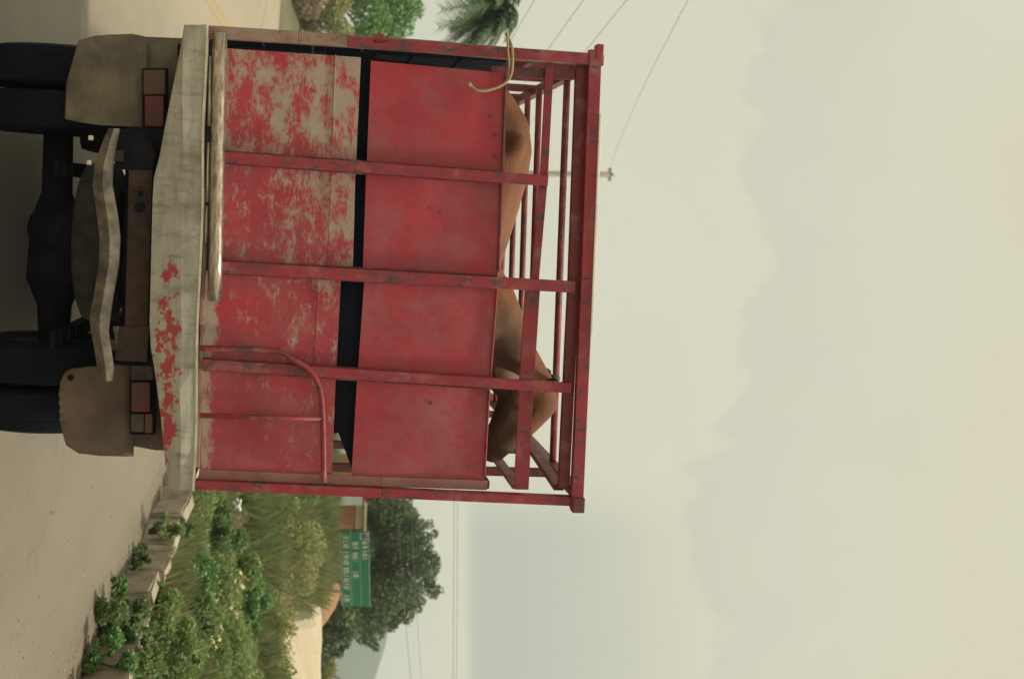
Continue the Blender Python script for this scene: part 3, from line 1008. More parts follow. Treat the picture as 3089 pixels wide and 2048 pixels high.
flap('mud_flap', lf, 0.36, 'flap', 0.10, 2)
rf = [(1100, 404), (1103, 330), (1112, 215), (1122, 196), (1150, 181), (1180, 178)]
rf += [(1190 + 13 * i, 176 + (4 if i % 2 else 0)) for i in range(8)]
rf += [(1310, 186), (1345, 197), (1370, 235), (1377, 300), (1376, 402)]
rfl = flap('mud_flap', rf, 0.36, 'flap_brown', 0.06, 5)
MB().lathe([(0, 0.0001), (0, 0.016)], (0, 0, 0), 'z', 14).build('flap_hole', M['tyre'], rfl).matrix_local = Matrix.Translation(t3(1139, 213, 0.325)) @ Matrix.Rotation(R_(90), 4, 'X')
# inner fender skirts above the flaps and lamp plates
MB().slab([tp(112, 443, 0.40), tp(380, 443, 0.40), tp(380, 600, 0.40), tp(118, 600, 0.40)], 0.40, 0.42).build('fender_plate', M['flap'], truck)
MB().slab([tp(1105, 400, 0.40), tp(1345, 400, 0.40), tp(1358, 470, 0.40), tp(1358, 560, 0.40), tp(1105, 560, 0.40)], 0.40, 0.42).build('fender_plate', M['flap_brown'], truck)


def lamp(segs, y, th):
    e = empty('tail_lamp'); e.parent = truck
    us_ = [p for s in segs for p in (s[0], s[1])]
    lo, hi = min(us_), max(us_)
    v0, v1 = min(s[2] for s in segs), max(s[3] for s in segs)
    MB().slab([tp(lo - 6, v0 - 5, y), tp(hi + 6, v0 - 5, y), tp(hi + 6, v1 + 5, y), tp(lo - 6, v1 + 5, y)], y, y + th).build('lamp_housing', M['chassis'], e, bevel=0.004)
    for (a, b, c, d, mt) in segs:
        MB().slab([tp(a + 1, c, y), tp(b - 1, c, y), tp(b - 1, d, y), tp(a + 1, d, y)], y - 0.022, y).build('lens', M[mt], e, bevel=0.006)


lamp([(212, 288, 434, 500, 'lens_orange'), (290, 386, 438, 496, 'lens_red')], 0.30, 0.05)
lamp([(1150, 1242, 398, 455, 'lens_red'), (1246, 1302, 396, 436, 'lens_grey'), (1246, 1305, 438, 462, 'lens_orange')], 0.30, 0.05)
MB().slab([tp(390, 425, 0.28), tp(440, 418, 0.28), tp(446, 470, 0.28), tp(392, 492, 0.28)], 0.28, 0.34).build('lamp_bracket', M['cross'], truck, bevel=0.006)
MB().slab([tp(1100, 398, 0.28), tp(1146, 396, 0.28), tp(1146, 462, 0.28), tp(1100, 462, 0.28)], 0.28, 0.34).build('lamp_bracket', M['dust_steel'], truck, bevel=0.006)

for s_ in (-1, 1):
    MB().box((s_ * 0.80, 2.75, 0.66), (0.5, 1.9, 0.55)).build('left_light_blocker' if s_ < 0 else 'right_light_blocker', M['chassis'], truck, bevel=0.05)  # boxes added out of view to keep light off the road beneath
MB().box((0, 4.6, 0.62), (1.0, 1.3, 0.5)).build('gearbox', M['chassis'], truck, bevel=0.06)
# --- cab, hidden in front of the cage
cab = MB().slab([(-0.95, 0.95), (0.95, 0.95), (0.95, 1.75), (0.82, 2.45), (-0.82, 2.45), (-0.95, 1.75)], 4.45, 5.7).build('cab', M['cab'], truck, bevel=0.03)
MB().box((0, 6.15, 1.15), (1.7, 0.9, 0.75)).build('bonnet', M['cab'], truck, bevel=0.05)
MB().box((0, 4.435, 2.05), (1.2, 0.02, 0.45)).build('cab_window', M['glass'], cab)
for s in (-1, 1):
    MB().box((s * 0.905, 5.05, 2.05), (0.05, 0.8, 0.45), (0, s * -0.18, 0)).build('cab_window', M['glass'], cab)
    wheel(s * 0.82 - 0.11, s * 0.82 + 0.11, 5.9)

# ------------------------------------------------------------------ the cow
CY = 0.50


def blob_chain(bm, pts, k=8, sy=1.0):
    """pts: (x, y, z, r); overlapping balls along them"""
    for (a, b) in zip(pts[:-1], pts[1:]):
        for i in range(k + 1):
            s = i / k
            p = [a[j] * (1 - s) + b[j] * s for j in range(4)]
            bmesh.ops.create_icosphere(bm, subdivisions=2, radius=1.0,
                                       matrix=Matrix.Translation(p[:3]) @ Matrix.Diagonal((p[3], p[3] * sy, p[3], 1)))


def cpt(u, v, r, dy=0.0):
    x, z = tp(u, v, CY)
    return (x, CY + dy, z, r)


def build_cow():
    bm = bmesh.new()
    K = 600.0
    top = [(300, 1520), (345, 1572), (400, 1604), (450, 1611), (520, 1601), (620, 1573), (720, 1541), (800, 1515), (850, 1512), (905, 1545), (950, 1580)]
    up_r = [0.10, 0.15, 0.17, 0.18, 0.19, 0.20, 0.20, 0.20, 0.19, 0.18, 0.16]
    blob_chain(bm, [cpt(u, v - r * K, r) for (u, v), r in zip(top, up_r)], 4)
    blob_chain(bm, [cpt(370, 1310, 0.22), cpt(480, 1270, 0.25), cpt(650, 1215, 0.29), cpt(800, 1225, 0.30), cpt(920, 1290, 0.27), cpt(990, 1330, 0.22)], 6, 0.95)
    blob_chain(bm, [cpt(350, 1400, 0.2), cpt(500, 1400, 0.23), cpt(700, 1350, 0.24), cpt(900, 1390, 0.22), cpt(960, 1440, 0.18)], 6, 1.05)
    # hook bones, tail head and the ridge of the spine
    for (u, v, r, dy) in ((440, 1545, 0.06, -0.15), (440, 1545, 0.06, 0.16), (322, 1500, 0.055, -0.09), (322, 1500, 0.055, 0.09)):
        blob_chain(bm, [cpt(u, v, r, dy), cpt(u + 14, v - 14, r, dy * 0.9)], 2)
    # neck, head, jaw
    blob_chain(bm, [cpt(900, 1440, 0.20), cpt(980, 1490, 0.17), cpt(1070, 1540, 0.14), cpt(1150, 1600, 0.115)], 6, 0.8)
    blob_chain(bm, [cpt(930, 1350, 0.20), cpt(1040, 1440, 0.15), cpt(1150, 1545, 0.11)], 6, 0.7)
    blob_chain(bm, [cpt(1165, 1622, 0.098), cpt(1215, 1630, 0.096), cpt(1275, 1582, 0.082), cpt(1325, 1530, 0.068), cpt(1362, 1488, 0.066)], 6, 0.85)
    blob_chain(bm, [cpt(1175, 1565, 0.10), cpt(1250, 1535, 0.085), cpt(1345, 1478, 0.058)], 6, 0.75)
    # legs down to the floor
    zf = ZF - 0.02
    for (u, dy, fore) in ((385, -0.13, 0), (415, 0.14, 0), (905, -0.14, 1), (945, 0.13, 1)):
        x, z = tp(u, 1250, CY)
        if fore:
            pts = [(x, CY + dy, z, 0.15), (x + 0.03, CY + dy, zf + 0.72, 0.10), (x + 0.04, CY + dy, zf + 0.42, 0.062), (x + 0.03, CY + dy, zf + 0.12, 0.045), (x + 0.05, CY + dy, zf + 0.05, 0.055)]
        else:
            pts = [(x, CY + dy, z, 0.18), (x + 0.10, CY + dy, zf + 0.78, 0.13), (x - 0.05, CY + dy, zf + 0.48, 0.065), (x - 0.01, CY + dy, zf + 0.13, 0.048), (x + 0.03, CY + dy, zf + 0.05, 0.055)]
        blob_chain(bm, pts, 7)
    # tail
    blob_chain(bm, [cpt(285, 1520, 0.035), cpt(262, 1480, 0.028), cpt(256, 1350, 0.02), cpt(258, 1100, 0.018), cpt(258, 1000, 0.035)], 8)
    # near ear hanging back and down, far ear
    blob_chain(bm, [cpt(1158, 1600, 0.03, 0.10), cpt(1120, 1590, 0.042, 0.18), cpt(1095, 1570, 0.02, 0.22)], 5, 0.5)
    me = bpy.data.meshes.new('cow_tmp')
    bm.to_mesh(me)
    bm.free()
    tmp = bpy.data.objects.new('cow_tmp', me)
    COL.objects.link(tmp)
    md = tmp.modifiers.new('r', 'REMESH'); md.mode = 'VOXEL'; md.voxel_size = 0.017
    ms = tmp.modifiers.new('s', 'SMOOTH'); ms.factor = 0.5; ms.iterations = 7
    dg = bpy.context.evaluated_depsgraph_get()
    me2 = bpy.data.meshes.new_from_object(tmp.evaluated_get(dg))
    bpy.data.objects.remove(tmp)
    me2.name = 'cow'
    me2.materials.clear()
    me2.polygons.foreach_set('use_smooth', [True] * len(me2.polygons))
    cow = link('cow', me2, M['hide'])
    cow.matrix_world = TM
    tag(cow, 'tan horned cow standing sideways behind the red tail gate', 'cow')
    for dy in (-0.07, 0.08):
        a = Vector(cpt(1150, 1655, 0, dy)[:3]); b = Vector(cpt(1132, 1668, 0, dy * 1.9)[:3]); c = Vector(cpt(1122, 1650, 0, dy * 2.2)[:3])
        MB().tube(smooth_path([a, b, c], 4), [0.026 - 0.0024 * i for i in range(9)], 10).build('horn', M['hoof'], cow, smooth=True)
    a, b, c, d_ = (Vector(cpt(u, v, 0, dy)[:3]) for u, v, dy in ((1166, 1592, -0.085), (1146, 1555, -0.13), (1122, 1508, -0.15), (1102, 1478, -0.15)))
    MB().tube(smooth_path([a, b, c, d_], 4), [0.016, 0.022, 0.027, 0.031, 0.034, 0.036, 0.037, 0.036, 0.033, 0.028, 0.022, 0.014, 0.004], 12).build('ear', M['ear'], cow, smooth=True)
    for dy in (-0.075, 0.075):
        p = cpt(1238, 1600, 0, dy)
        mb = MB(); bm = bmesh.new()
        bmesh.ops.create_icosphere(bm, subdivisions=2, radius=0.02, matrix=Matrix.Translation(p[:3]))
        me = bpy.data.meshes.new('eye'); bm.to_mesh(me); bm.free()
        link('eye', me, M['eye'], cow)
    return cow


build_cow()

# rope tied round the left corner post
rp = [(104, 1528), (117, 1535), (146, 1545), (190, 1546), (217, 1544), (241, 1534), (258, 1514), (268, 1490), (275, 1460), (271, 1435), (258, 1420)]
mb = MB()
mb.tube(smooth_path([t3(u, v, -0.075 if 117 < u < 240 else -0.05) for u, v in rp], 4), 0.0065, 8)
mb.tube(smooth_path([t3(110, 1530, -0.07), t3(150, 1532, -0.078), t3(200, 1536, -0.075), t3(236, 1530, -0.04)], 4), 0.005, 8)
mb.tube(smooth_path([t3(104, 1528, -0.05), t3(102, 1530, 0.0), t3(120, 1532, 0.05), t3(200, 1540, 0.06)], 4), 0.0085, 8)
mb.tube([t3(258, 1420, -0.05), t3(252, 1412, -0.05)], 0.010, 8)
rope = mb.build('rope', M['rope'], None, smooth=True)
rope.matrix_world = TM
tag(rope, 'frayed straw coloured rope knotted round the cage corner post', 'rope')

# ------------------------------------------------------------------ kerb of loose concrete blocks
kerb = empty('kerb', (EDGE_R, 15, 0))
tag(kerb, 'broken concrete block kerb along the right road edge', 'kerb')


def block_mesh(L, seed):
    r = random.Random(seed)
    bm = bmesh.new()
    bmesh.ops.create_cube(bm, size=1)
    for v in bm.verts:
        v.co.x *= 0.19 if v.co.z < 0 else 0.15
        v.co.y *= L
        v.co.z = (v.co.z + 0.5) * 0.38
        v.co += Vector((r.uniform(-.012, .012), r.uniform(-.02, .02), r.uniform(-.015, .015)))
    bmesh.ops.bevel(bm, geom=bm.edges[:], offset=0.02, segments=2, affect='EDGES')
    bmesh.ops.subdivide_edges(bm, edges=[e for e in bm.edges if e.calc_length() > 0.15], cuts=2, use_grid_fill=True)
    for v in bm.verts:
        v.co += Vector((r.gauss(0, .004), r.gauss(0, .006), r.gauss(0, .004)))
    me = bpy.data.meshes.new('kerb_block')
    bm.to_mesh(me)
    bm.free()
    return me


bmes = [block_mesh(0.94 + 0.03 * (i % 3), i) for i in range(6)]
for i, me in enumerate(bmes):
    me.materials.append(M['concrete_pale'] if i % 3 == 0 else M['concrete'])
r = random.Random(5)
i = 0
y = 6.2
while y < 64:
    p = road_pt(y, EDGE_R + 0.09)
    dx = -2 * KB * (y - BEND) if y > BEND else 0
    o = link('kerb_block', bmes[i % 6], None, kerb)
    o.location = p - Vector((EDGE_R, 15, 0)) + Vector((r.uniform(-.05, .05), 0, r.uniform(-.07, .0)))
    o.rotation_euler = (r.uniform(-.04, .04), r.uniform(-.16, .10), math.atan2(-dx, 1) + r.uniform(-.08, .08))
    y += 1.01 + r.choice((0, 0.03, 0.06, 0.14))
    i += 1
tl = MB().box((0, 0, 0.055), (0.14, 0.20, 0.11), (0.2, 0.15, 0.4)).build('broken_block', M['terracotta'], None, bevel=0.03)
pb = on_plane(1985, 268, Vector((0, 0, 0.03)), Vector((0, 0, 1)))
tl.location = (pb.x, pb.y, 0)
tag(tl, 'broken orange terracotta lump at the foot of the kerb', 'rubble')


def gravel():
    V, F = [], []
    base = [(1, 0, 0), (-1, 0, 0), (0, 1, 0), (0, -1, 0), (0, 0, 1), (0, 0, -0.4)]
    tri = [(0, 2, 4), (2, 1, 4), (1, 3, 4), (3, 0, 4), (2, 0, 5), (1, 2, 5), (3, 1, 5), (0, 3, 5)]
    q = random.Random(21)
    for _ in range(2600):
        y = 7 + 26 * q.random() ** 1.3
        x = EDGE_R - 0.02 - abs(q.gauss(0, 0.16 if q.random() < 0.85 else 0.9))
        s_ = q.uniform(0.004, 0.016)
        a = q.uniform(0, 6.28)
        for (p0, p1, p2) in tri:
            for i_ in (p0, p1, p2):
                bx, by, bz = base[i_]
                V.append((x + (bx * math.cos(a) - by * math.sin(a)) * s_, y + (bx * math.sin(a) + by * math.cos(a)) * s_ * 0.8, 0.003 + bz * s_ * 0.6))
    tag(link('gravel', fast_mesh('gravel', V, 3), M['concrete']), kind='stuff')


gravel()


# ------------------------------------------------------------------ plants
def leaf_cloud(centres, n, size, squash=0.5, flat=0.0, shell=0.0):
    """n leaves (diamond quads) spread through balls given as (x, y, z, rx, ry, rz)"""
    c = np.array(centres, dtype=float)
    w = c[:, 3] * c[:, 4] * c[:, 5]
    idx = rng.choice(len(c), n, p=w ** 0.75 / (w ** 0.75).sum())
    d = rng.normal(size=(n, 3))
    d /= np.linalg.norm(d, axis=1, keepdims=True)
    rad = rng.random(n) ** (0.45 - 0.25 * shell)
    p = c[idx, :3] + d * rad[:, None] * c[idx, 3:6]
    a = rng.normal(size=(n, 3)); a[:, 2] *= (1 - flat)
    a /= np.linalg.norm(a, axis=1, keepdims=True)
    b = np.cross(a, rng.normal(size=(n, 3)))
    b /= np.linalg.norm(b, axis=1, keepdims=True) + 1e-9
    s = size * (0.55 + 0.9 * rng.random(n))[:, None]
    q = np.stack([p - a * s, p + b * s * squash, p + a * s, p - b * s * squash], axis=1)
    return q.reshape(-1, 3)


def plant(name, base, centres, n, size, mat, label, cat, group=None, stems=5, stem_mat='bark', squash=0.5, extra=None):
    """a bush or weed: stems from the base and leaves through the given balls, all relative to base"""
    root = empty(name, base)
    tag(root, label, cat, group)
    link('foliage', fast_mesh('foliage', leaf_cloud(centres, n, size, squash), 4), M[mat], root)
    mb = MB()
    for k in range(stems):
        c = centres[random.randrange(len(centres))]
        m_ = Vector((c[0] * 0.4 + random.uniform(-.04, .04), c[1] * 0.4, c[2] * 0.55))
        mb.tube([(random.uniform(-.03, .03), random.uniform(-.03, .03), -0.03), m_, (c[0], c[1], c[2] + c[5] * 0.3)], [0.012 + 0.01 * size * 10, 0.01, 0.005], 6)
    mb.build('stem', M[stem_mat], root, smooth=True)
    if extra is not None:
        extra(root)
    return root


def ball_set(w, h, n, seed, r0=0.4):
    q = random.Random(seed)
    out = []
    for _ in range(n):
        rr = q.uniform(0.35, 1.0) ** 1.3 * r0 * w
        a = q.uniform(0, 6.28)
        d = q.uniform(0, 1.15) * w
        z = q.uniform(0.05, 0.95) * h * (1.1 - 0.5 * d / w)
        out.append((math.cos(a) * d, math.sin(a) * d, z, rr, rr, rr * 0.75))
    return out


def ground_at(u, v, dz=0.0):
    """where the line of sight through a photo point meets the terrain"""
    d = ray(u, v)
    s = 3.0
    while s < 400:
        p = EYE + d * s
        if p.z <= terrain(p.x, p.y) + dz:
            break
        s += 0.1
    return EYE + d * s


# weeds hanging over the kerb blocks: (u, y distance along the kerb, size, leaves ...)
def kerb_y(u, z=0.2):
    n = Vector((1, 0, 0))
    return on_plane(u, 800, Vector((EDGE_R + 0.05, 0, 0)), n).y


weeds = [
    (1572, 0.10, 0.40, 0.16, 0.20, 420, 'leaf_dark', 'small weed tuft on top of the kerb nearest the truck'),
    (1630, -0.05, 0.22, 0.26, 0.36, 900, 'leaf', 'leafy weed sprawling down the face of the second kerb block from the truck'),
    (1690, -0.02, 0.12, 0.14, 0.26, 320, 'leaf_dark', 'dark sprig growing from the kerb joint below the leafy sprawl'),
    (1722, -0.06, 0.18, 0.11, 0.16, 260, 'leaf_dark', 'round dark tuft clinging to the middle of a kerb block'),
    (1838, -0.12, 0.06, 0.16, 0.26, 420, 'leaf_bright', 'bright green sprig at the foot of the kerb'),
    (1918, -0.10, 0.10, 0.40, 0.46, 2300, 'leaf_dark', 'large dark leafy clump covering the kerb beside the orange lump'),
    (2022, -0.06, 0.12, 0.30, 0.36, 1300, 'leaf_bright', 'bright leafy weed over the kerb at the bottom picture corner'),
    (1885, 0.24, 0.42, 0.24, 0.26, 800, 'leaf', 'green weed leaning over the back of the kerb beside the big clump'),
    (1760, 0.20, 0.42, 0.20, 0.20, 650, 'leaf_bright', 'bright weed spilling over the kerb top beside the round tuft'),
    (1960, 0.20, 0.42, 0.26, 0.26, 900, 'leaf', 'weed spilling over the kerb top above the orange lump'),
]
for k, (u, off, zb, w, h, n, mt, lab) in enumerate(weeds):
    y = kerb_y(u)
    base = (EDGE_R + off, y, max(zb * 0.0, 0.0) if zb < 0.15 else zb - 0.12)
    plant('weed', base, ball_set(w * 0.85, h, 12, 40 + k), n, 0.028, mt, lab, 'weed', 'weeds growing along the kerb', stems=6, squash=0.55)

# bushes on the verge: (u, v of the base's look, depth hint by ground, w, h, leaves, leaf size, mat, label)
bushes = [
    (1990, 430, 0.75, 0.85, 7980, 0.034, 'leaf', 'broad green bush behind the kerb at the lower picture corner'),
    (1900, 520, 0.60, 0.75, 6080, 0.034, 'leaf_dark', 'dark green bush behind the large kerb clump'),
    (1800, 560, 0.60, 0.70, 4940, 0.034, 'leaf_bright', 'flowering green weed with pale yellow blooms behind the kerb'),
    (1960, 640, 0.80, 0.85, 5700, 0.034, 'leaf', 'leafy green shrub behind the broad corner bush'),
    (1840, 730, 0.75, 1.00, 7980, 0.037, 'leaf_bright', 'bright bushy shrub standing out in the middle of the verge'),
    (1650, 650, 0.70, 0.80, 5320, 0.037, 'leaf_dark', 'dark leafy shrub in the verge hollow nearer the truck'),
    (1700, 700, 0.65, 0.75, 4560, 0.037, 'leaf', 'mid green shrub beside the dark leafy hollow shrub'),
    (1560, 760, 1.00, 1.15, 6460, 0.041, 'leaf_dark', 'tall dark green shrub beside the truck cage'),
    (1600, 820, 1.00, 0.85, 4940, 0.034, 'leaf_dry', 'brown dried shrub on the verge below the house'),
    (1585, 700, 0.65, 0.55, 3230, 0.031, 'leaf_dry', 'low dead brown brush beside the truck cage'),
    (1760, 830, 1.10, 0.90, 5320, 0.034, 'leaf_dry', 'straggly brown scrub on the verge below the road sign'),
    (1500, 880, 1.30, 1.20, 6460, 0.041, 'leaf', 'green scrub clump at the truck edge below the house'),
    (1660, 900, 1.60, 1.10, 7220, 0.041, 'leaf_yellow', 'yellow green scrub below the green road sign'),
    (1890, 820, 1.20, 0.80, 4940, 0.037, 'leaf_yellow', 'yellowish scrub in front of the pale sand strip'),
]


def blooms(root):
    q = leaf_cloud(ball_set(0.55, 0.75, 6, 91), 150, 0.028, 0.9)
    q[:, 2] += 0.28
    q[:, 1] -= 0.15
    link('blossom', fast_mesh('blossom', q, 4), M['petal'], root)


for k, (u, v, w, h, n, sz, mt, lab) in enumerate(bushes):
    p = ground_at(u, min(v, 860) - 45)
    plant('bush', p, ball_set(w * 0.9, h * 0.9, 20, 60 + k), int(n * 0.65), sz, mt, lab, 'bush', 'bushes on the grassy verge', stems=7,
          stem_mat='bark', squash=0.5 if mt != 'leaf_dry' else 0.18, extra=blooms if 'blooms' in lab else None)


# grass over the verge, one uncountable mass
SAND = [(27.5, 0.318), (27.5, 0.60), (50, 0.60), (50, 0.302)]


def in_sand(x, y):
    return 27.5 < y < 50 and (x / y) > 0.327 - 0.0010 * (y - 27.5) and x / y < 0.62


def grass_field():
    V = []
    tgt = 120000
    cnt = 0
    xs = rng.random(tgt * 3)
    ys = rng.random(tgt * 3)
    for a, c in zip(xs, ys):
        y = 7.0 + 70 * c ** 1.9
        x = axis_x(y) + EDGE_R + 0.28 + 22 * a ** 1.3
        if y > 11 and (x / y < 0.16 or x / y > 0.48):
            continue
        if in_sand(x, y) or (y > 28.5 and x / y > 0.33):
            continue
        tall = 0.5 + 0.5 * math.sin(x * 0.8 + 1.3 * math.sin(y * 0.45)) * math.sin(y * 0.33 + x * 0.2)
        h = (0.20 + 0.36 * tall) * random.uniform(0.6, 1.35) * (1.6 if y > 25 else 0.9)
        if x / y > 0.30 and y > 18:
            h *= 0.75
        z = terrain(x, y)
        wd = random.uniform(0.004, 0.009) * (1 + y / 30)
        ang = random.uniform(0, 6.28)
        lean = random.uniform(0.05, 0.55) * h
        la = random.uniform(0, 6.28)
        bx, by = math.cos(ang) * wd, math.sin(ang) * wd
        tx, ty = math.cos(la) * lean, math.sin(la) * lean
        mx, my = tx * 0.35, ty * 0.35
        V += [(x - bx, y - by, z - 0.03), (x + bx, y + by, z - 0.03), (x + mx + bx * .7, y + my + by * .7, z + h * 0.6), (x + tx, y + ty, z + h)]
        cnt += 1
        if cnt >= tgt:
            break
    me = fast_mesh('grass', V, 4)
    m, t, b, oc = new_mat('verge_grass')
    n = t.noise(oc, 0.55, 5, 0.65)
    n2 = t.noise(oc, 9, 2, 0.5)
    col = t.mix(t.step(n, 0.4, 0.62), (0.19, 0.255, 0.095), (0.29, 0.285, 0.125))
    col = t.mix(t.step(n2, 0.5, 0.68), col, (0.26, 0.265, 0.125))
    t.link(col, b.inputs['Base Color'])
    b.inputs['Roughness'].default_value = 0.7
    tr = t.new('ShaderNodeBsdfTranslucent')
    t.link(col, tr.inputs[0])
    mx = t.new('ShaderNodeMixShader')
    mx.inputs[0].default_value = 0.4
    t.link(b.outputs[0], mx.inputs[1])
    t.link(tr.outputs[0], mx.inputs[2])
    t.link(mx.outputs[0], m.node_tree.nodes['Material Output'].inputs[0])
    tag(link('grass', me, m), kind='stuff')


grass_field()


def undergrowth():
    """leafy weeds knee high, thick and thin in drifts over the whole verge"""
    n = 230000
    c = rng.random(n); a = rng.random(n)
    y = 8.0 + 60 * c ** 1.7
    keep = []
    P = []
    for yy, aa, q, e in zip(y, a, rng.random(n), rng.random(n)):
        lo = max(axis_x(yy) + EDGE_R + 0.22, 0.19 * yy)
        hi = min(axis_x(yy) + EDGE_R + 24, 0.42 * yy + 0.5)
        if hi <= lo:
            continue
        x = lo + (hi - lo) * aa
        if in_sand(x, yy) or (yy > 28.5 and x / yy > 0.33):
            continue
        d = 0.5 + 0.5 * math.sin(x * 2.1 + 2 * math.sin(yy * 0.7)) * math.sin(yy * 1.1 + 1.5 * math.sin(x * 1.3))
        d2 = 0.5 + 0.5 * math.sin(x * 5.3 + yy * 2.9) * math.sin(yy * 4.1 - x * 2.2)
        h = 0.10 + 0.42 * d * (0.5 + 0.5 * d2)
        P.append((x, yy, terrain(x, yy) + h * q ** 0.6, 0.016 + 0.0010 * yy + 0.012 * e))
    P = np.array(P)
    m_ = len(P)
    u_ = rng.normal(size=(m_, 3)); u_ /= np.linalg.norm(u_, axis=1, keepdims=True)
    w_ = np.cross(u_, rng.normal(size=(m_, 3))); w_ /= np.linalg.norm(w_, axis=1, keepdims=True)
    sz = P[:, 3:4]
    q = np.stack([P[:, :3] - u_ * sz, P[:, :3] + w_ * sz * 0.5, P[:, :3] + u_ * sz, P[:, :3] - w_ * sz * 0.5], axis=1).reshape(-1, 3)
    tag(link('undergrowth', fast_mesh('undergrowth', q, 4), M['leaf_ground']), kind='stuff')


M['leaf_ground'] = mat_foliage('verge_weed_leaves', (0.085, 0.135, 0.05), (0.135, 0.17, 0.065), (0.21, 0.21, 0.10), 0.4, 0.9)
undergrowth()

# sand strip on the rising ground
vs, fs = [], []
ny, nx = 26, 16
for j in range(ny):
    y = 27.5 + 22.5 * j / (ny - 1)
    for i in range(nx):
        q = (0.327 - 0.0010 * (y - 27.5)) + (0.62 - 0.32) * i / (nx - 1)
        rim_ = j in (0, ny - 1) or i in (0, nx - 1)
        vs.append((q * y, y, terrain(q * y, y) + (-0.12 if rim_ else 0.06)))
fs = [(j * nx + i, j * nx + i + 1, (j + 1) * nx + i + 1, (j + 1) * nx + i) for j in range(ny - 1) for i in range(nx - 1)]
me = bpy.data.meshes.new('sand')
me.from_pydata(vs, [], fs)
tag(link('sand', me, M['sand']), kind='structure')

# white plastic bag caught in the grass
bm = bmesh.new()
bmesh.ops.create_icosphere(bm, subdivisions=3, radius=0.085)
for v in bm.verts:
    v.co *= 1 + 0.5 * math.sin(v.co.x * 60 + 1) * math.sin(v.co.z * 47 + 2) + 0.25 * math.sin(v.co.y * 90) + random.uniform(-.16, .16)
    v.co.z *= 0.7
me = bpy.data.meshes.new('plastic_bag')
bm.to_mesh(me); bm.free()
p = ground_at(1507, 640)
bag = link('plastic_bag', me, M['plastic'])
bag.location = p + Vector((0, -0.35, 0.42))
tag(bag, 'crumpled white plastic bag caught in grass beside the truck', 'litter')

# orange soil bank behind the verge
c = at(1795, 985, 54)
vs, fs = [], []
nx, ny = 22, 10
for j in range(ny):
    for i in range(nx):
        a, b = i / (nx - 1), j / (ny - 1)
        x = c.x - 1.5 + 2.9 * a
        y = c.y - 3 + 7 * b
        z = terrain(x, y) - 0.1 + 1.0 * math.sin(math.pi * min(1, b * 1.0)) ** 0.7 * math.sin(math.pi * a) ** 0.6 * (1 + 0.15 * math.sin(a * 19 + b * 7))
        vs.append((x, y, z))
fs = [(j * nx + i, j * nx + i + 1, (j + 1) * nx + i + 1, (j + 1) * nx + i) for j in range(ny - 1) for i in range(nx - 1)]
me = bpy.data.meshes.new('soil_bank')
me.from_pydata(vs, [], fs)
me.polygons.foreach_set('use_smooth', [True] * len(fs))
tag(link('soil_bank', me, M['soil']), kind='structure')


# ------------------------------------------------------------------ trees
def tree(name, base, H, crowns, n, size, mat, label, trunk_r=0.2, group=None, cat='tree'):
    root = empty(name, base)
    tag(root, label, cat, group)
    link('crown', fast_mesh('crown', leaf_cloud(crowns, n, size, 0.45, shell=0.6), 4), M[mat], root)
    mb = MB()
    mb.tube([(0, 0, -0.2), (0.1, 0.05, H * 0.22), (0.0, 0.1, H * 0.45), (0.1, 0, H * 0.7)], [trunk_r * 1.25, trunk_r, trunk_r * 0.75, trunk_r * 0.35], 10)
    for c in crowns[:12]:
        mb.tube([(0.05, 0.05, H * random.uniform(0.2, 0.4)), (c[0] * 0.5, c[1] * 0.5, c[2] * 0.75), (c[0], c[1], c[2])], [trunk_r * 0.5, trunk_r * 0.3, trunk_r * 0.08], 6)
    mb.build('trunk', M['bark'], root, smooth=True)
    return root


def crown_from_photo(base, depth, blobs):
    out = []
    for (u, v, r) in blobs:
        p = at(u, v, depth + random.uniform(-1.5, 1.5)) - base
        rr = r * depth / FPX
        out.append((p.x, p.y, p.z, rr, rr * 1.1, rr * 0.9))
    return out


DT = 72
pb = at(1690, 940, DT); base = Vector((pb.x, pb.y, terrain(pb.x, pb.y)))
bl = [(1520, 1180, 75), (1540, 1130, 70), (1560, 1235, 35), (1600, 1190, 80), (1620, 1120, 80), (1590, 1262, 30), (1580, 1295, 16), (1640, 1270, 45), (1680, 1200, 90), (1700, 1290, 45), (1720, 1120, 90),
      (1610, 1310, 14), (1690, 1315, 16), (1740, 1290, 35), (1760, 1210, 75), (1780, 1300, 26), (1778, 1325, 16), (1800, 1150, 75), (1810, 1245, 45), (1795, 1312, 14), (1840, 1170, 60), (1850, 1220, 34), (1880, 1130, 50), (1880, 1180, 26),
      (1900, 1090, 40), (1640, 1060, 90), (1760, 1060, 90), (1860, 1060, 60), (1550, 1060, 70), (1930, 1115, 22), (1950, 1135, 14), (1565, 1210, 60), (1480, 1130, 60)]
tree('broad_tree', base, 5.5, crown_from_photo(base, DT, bl), 34000, 0.105, 'leaf_olive', 'wide dark olive tree with ragged top behind the green road sign', 0.3)

DT = 58
for (ul, blobs, n, mt, lab) in (
        (1940, [(1880, 1000, 55), (1900, 1045, 35), (1925, 990, 45), (1935, 1035, 26), (1965, 985, 40), (1960, 1022, 22), (2000, 970, 28), (1860, 970, 45), (1850, 1030, 40)], 5200, 'leaf_olive', 'low olive thicket on the bank right of the road sign'),
        (2040, [(1985, 965, 34), (2020, 985, 34), (2050, 965, 38), (2080, 980, 38)], 2600, 'leaf_yellow', 'yellow green bush on the bank at the picture edge'),
        (1840, [(1810, 1010, 28), (1840, 1000, 30), (1855, 1045, 26)], 1800, 'leaf_yellow', 'pale scrub on the orange bank right of the road sign')):
    pb = at(ul, 930, DT); base = Vector((pb.x, pb.y, terrain(pb.x, pb.y)))
    tree('thicket', base, 1.6, crown_from_photo(base, DT, blobs), n, 0.10, mt, lab, 0.08, cat='bush')

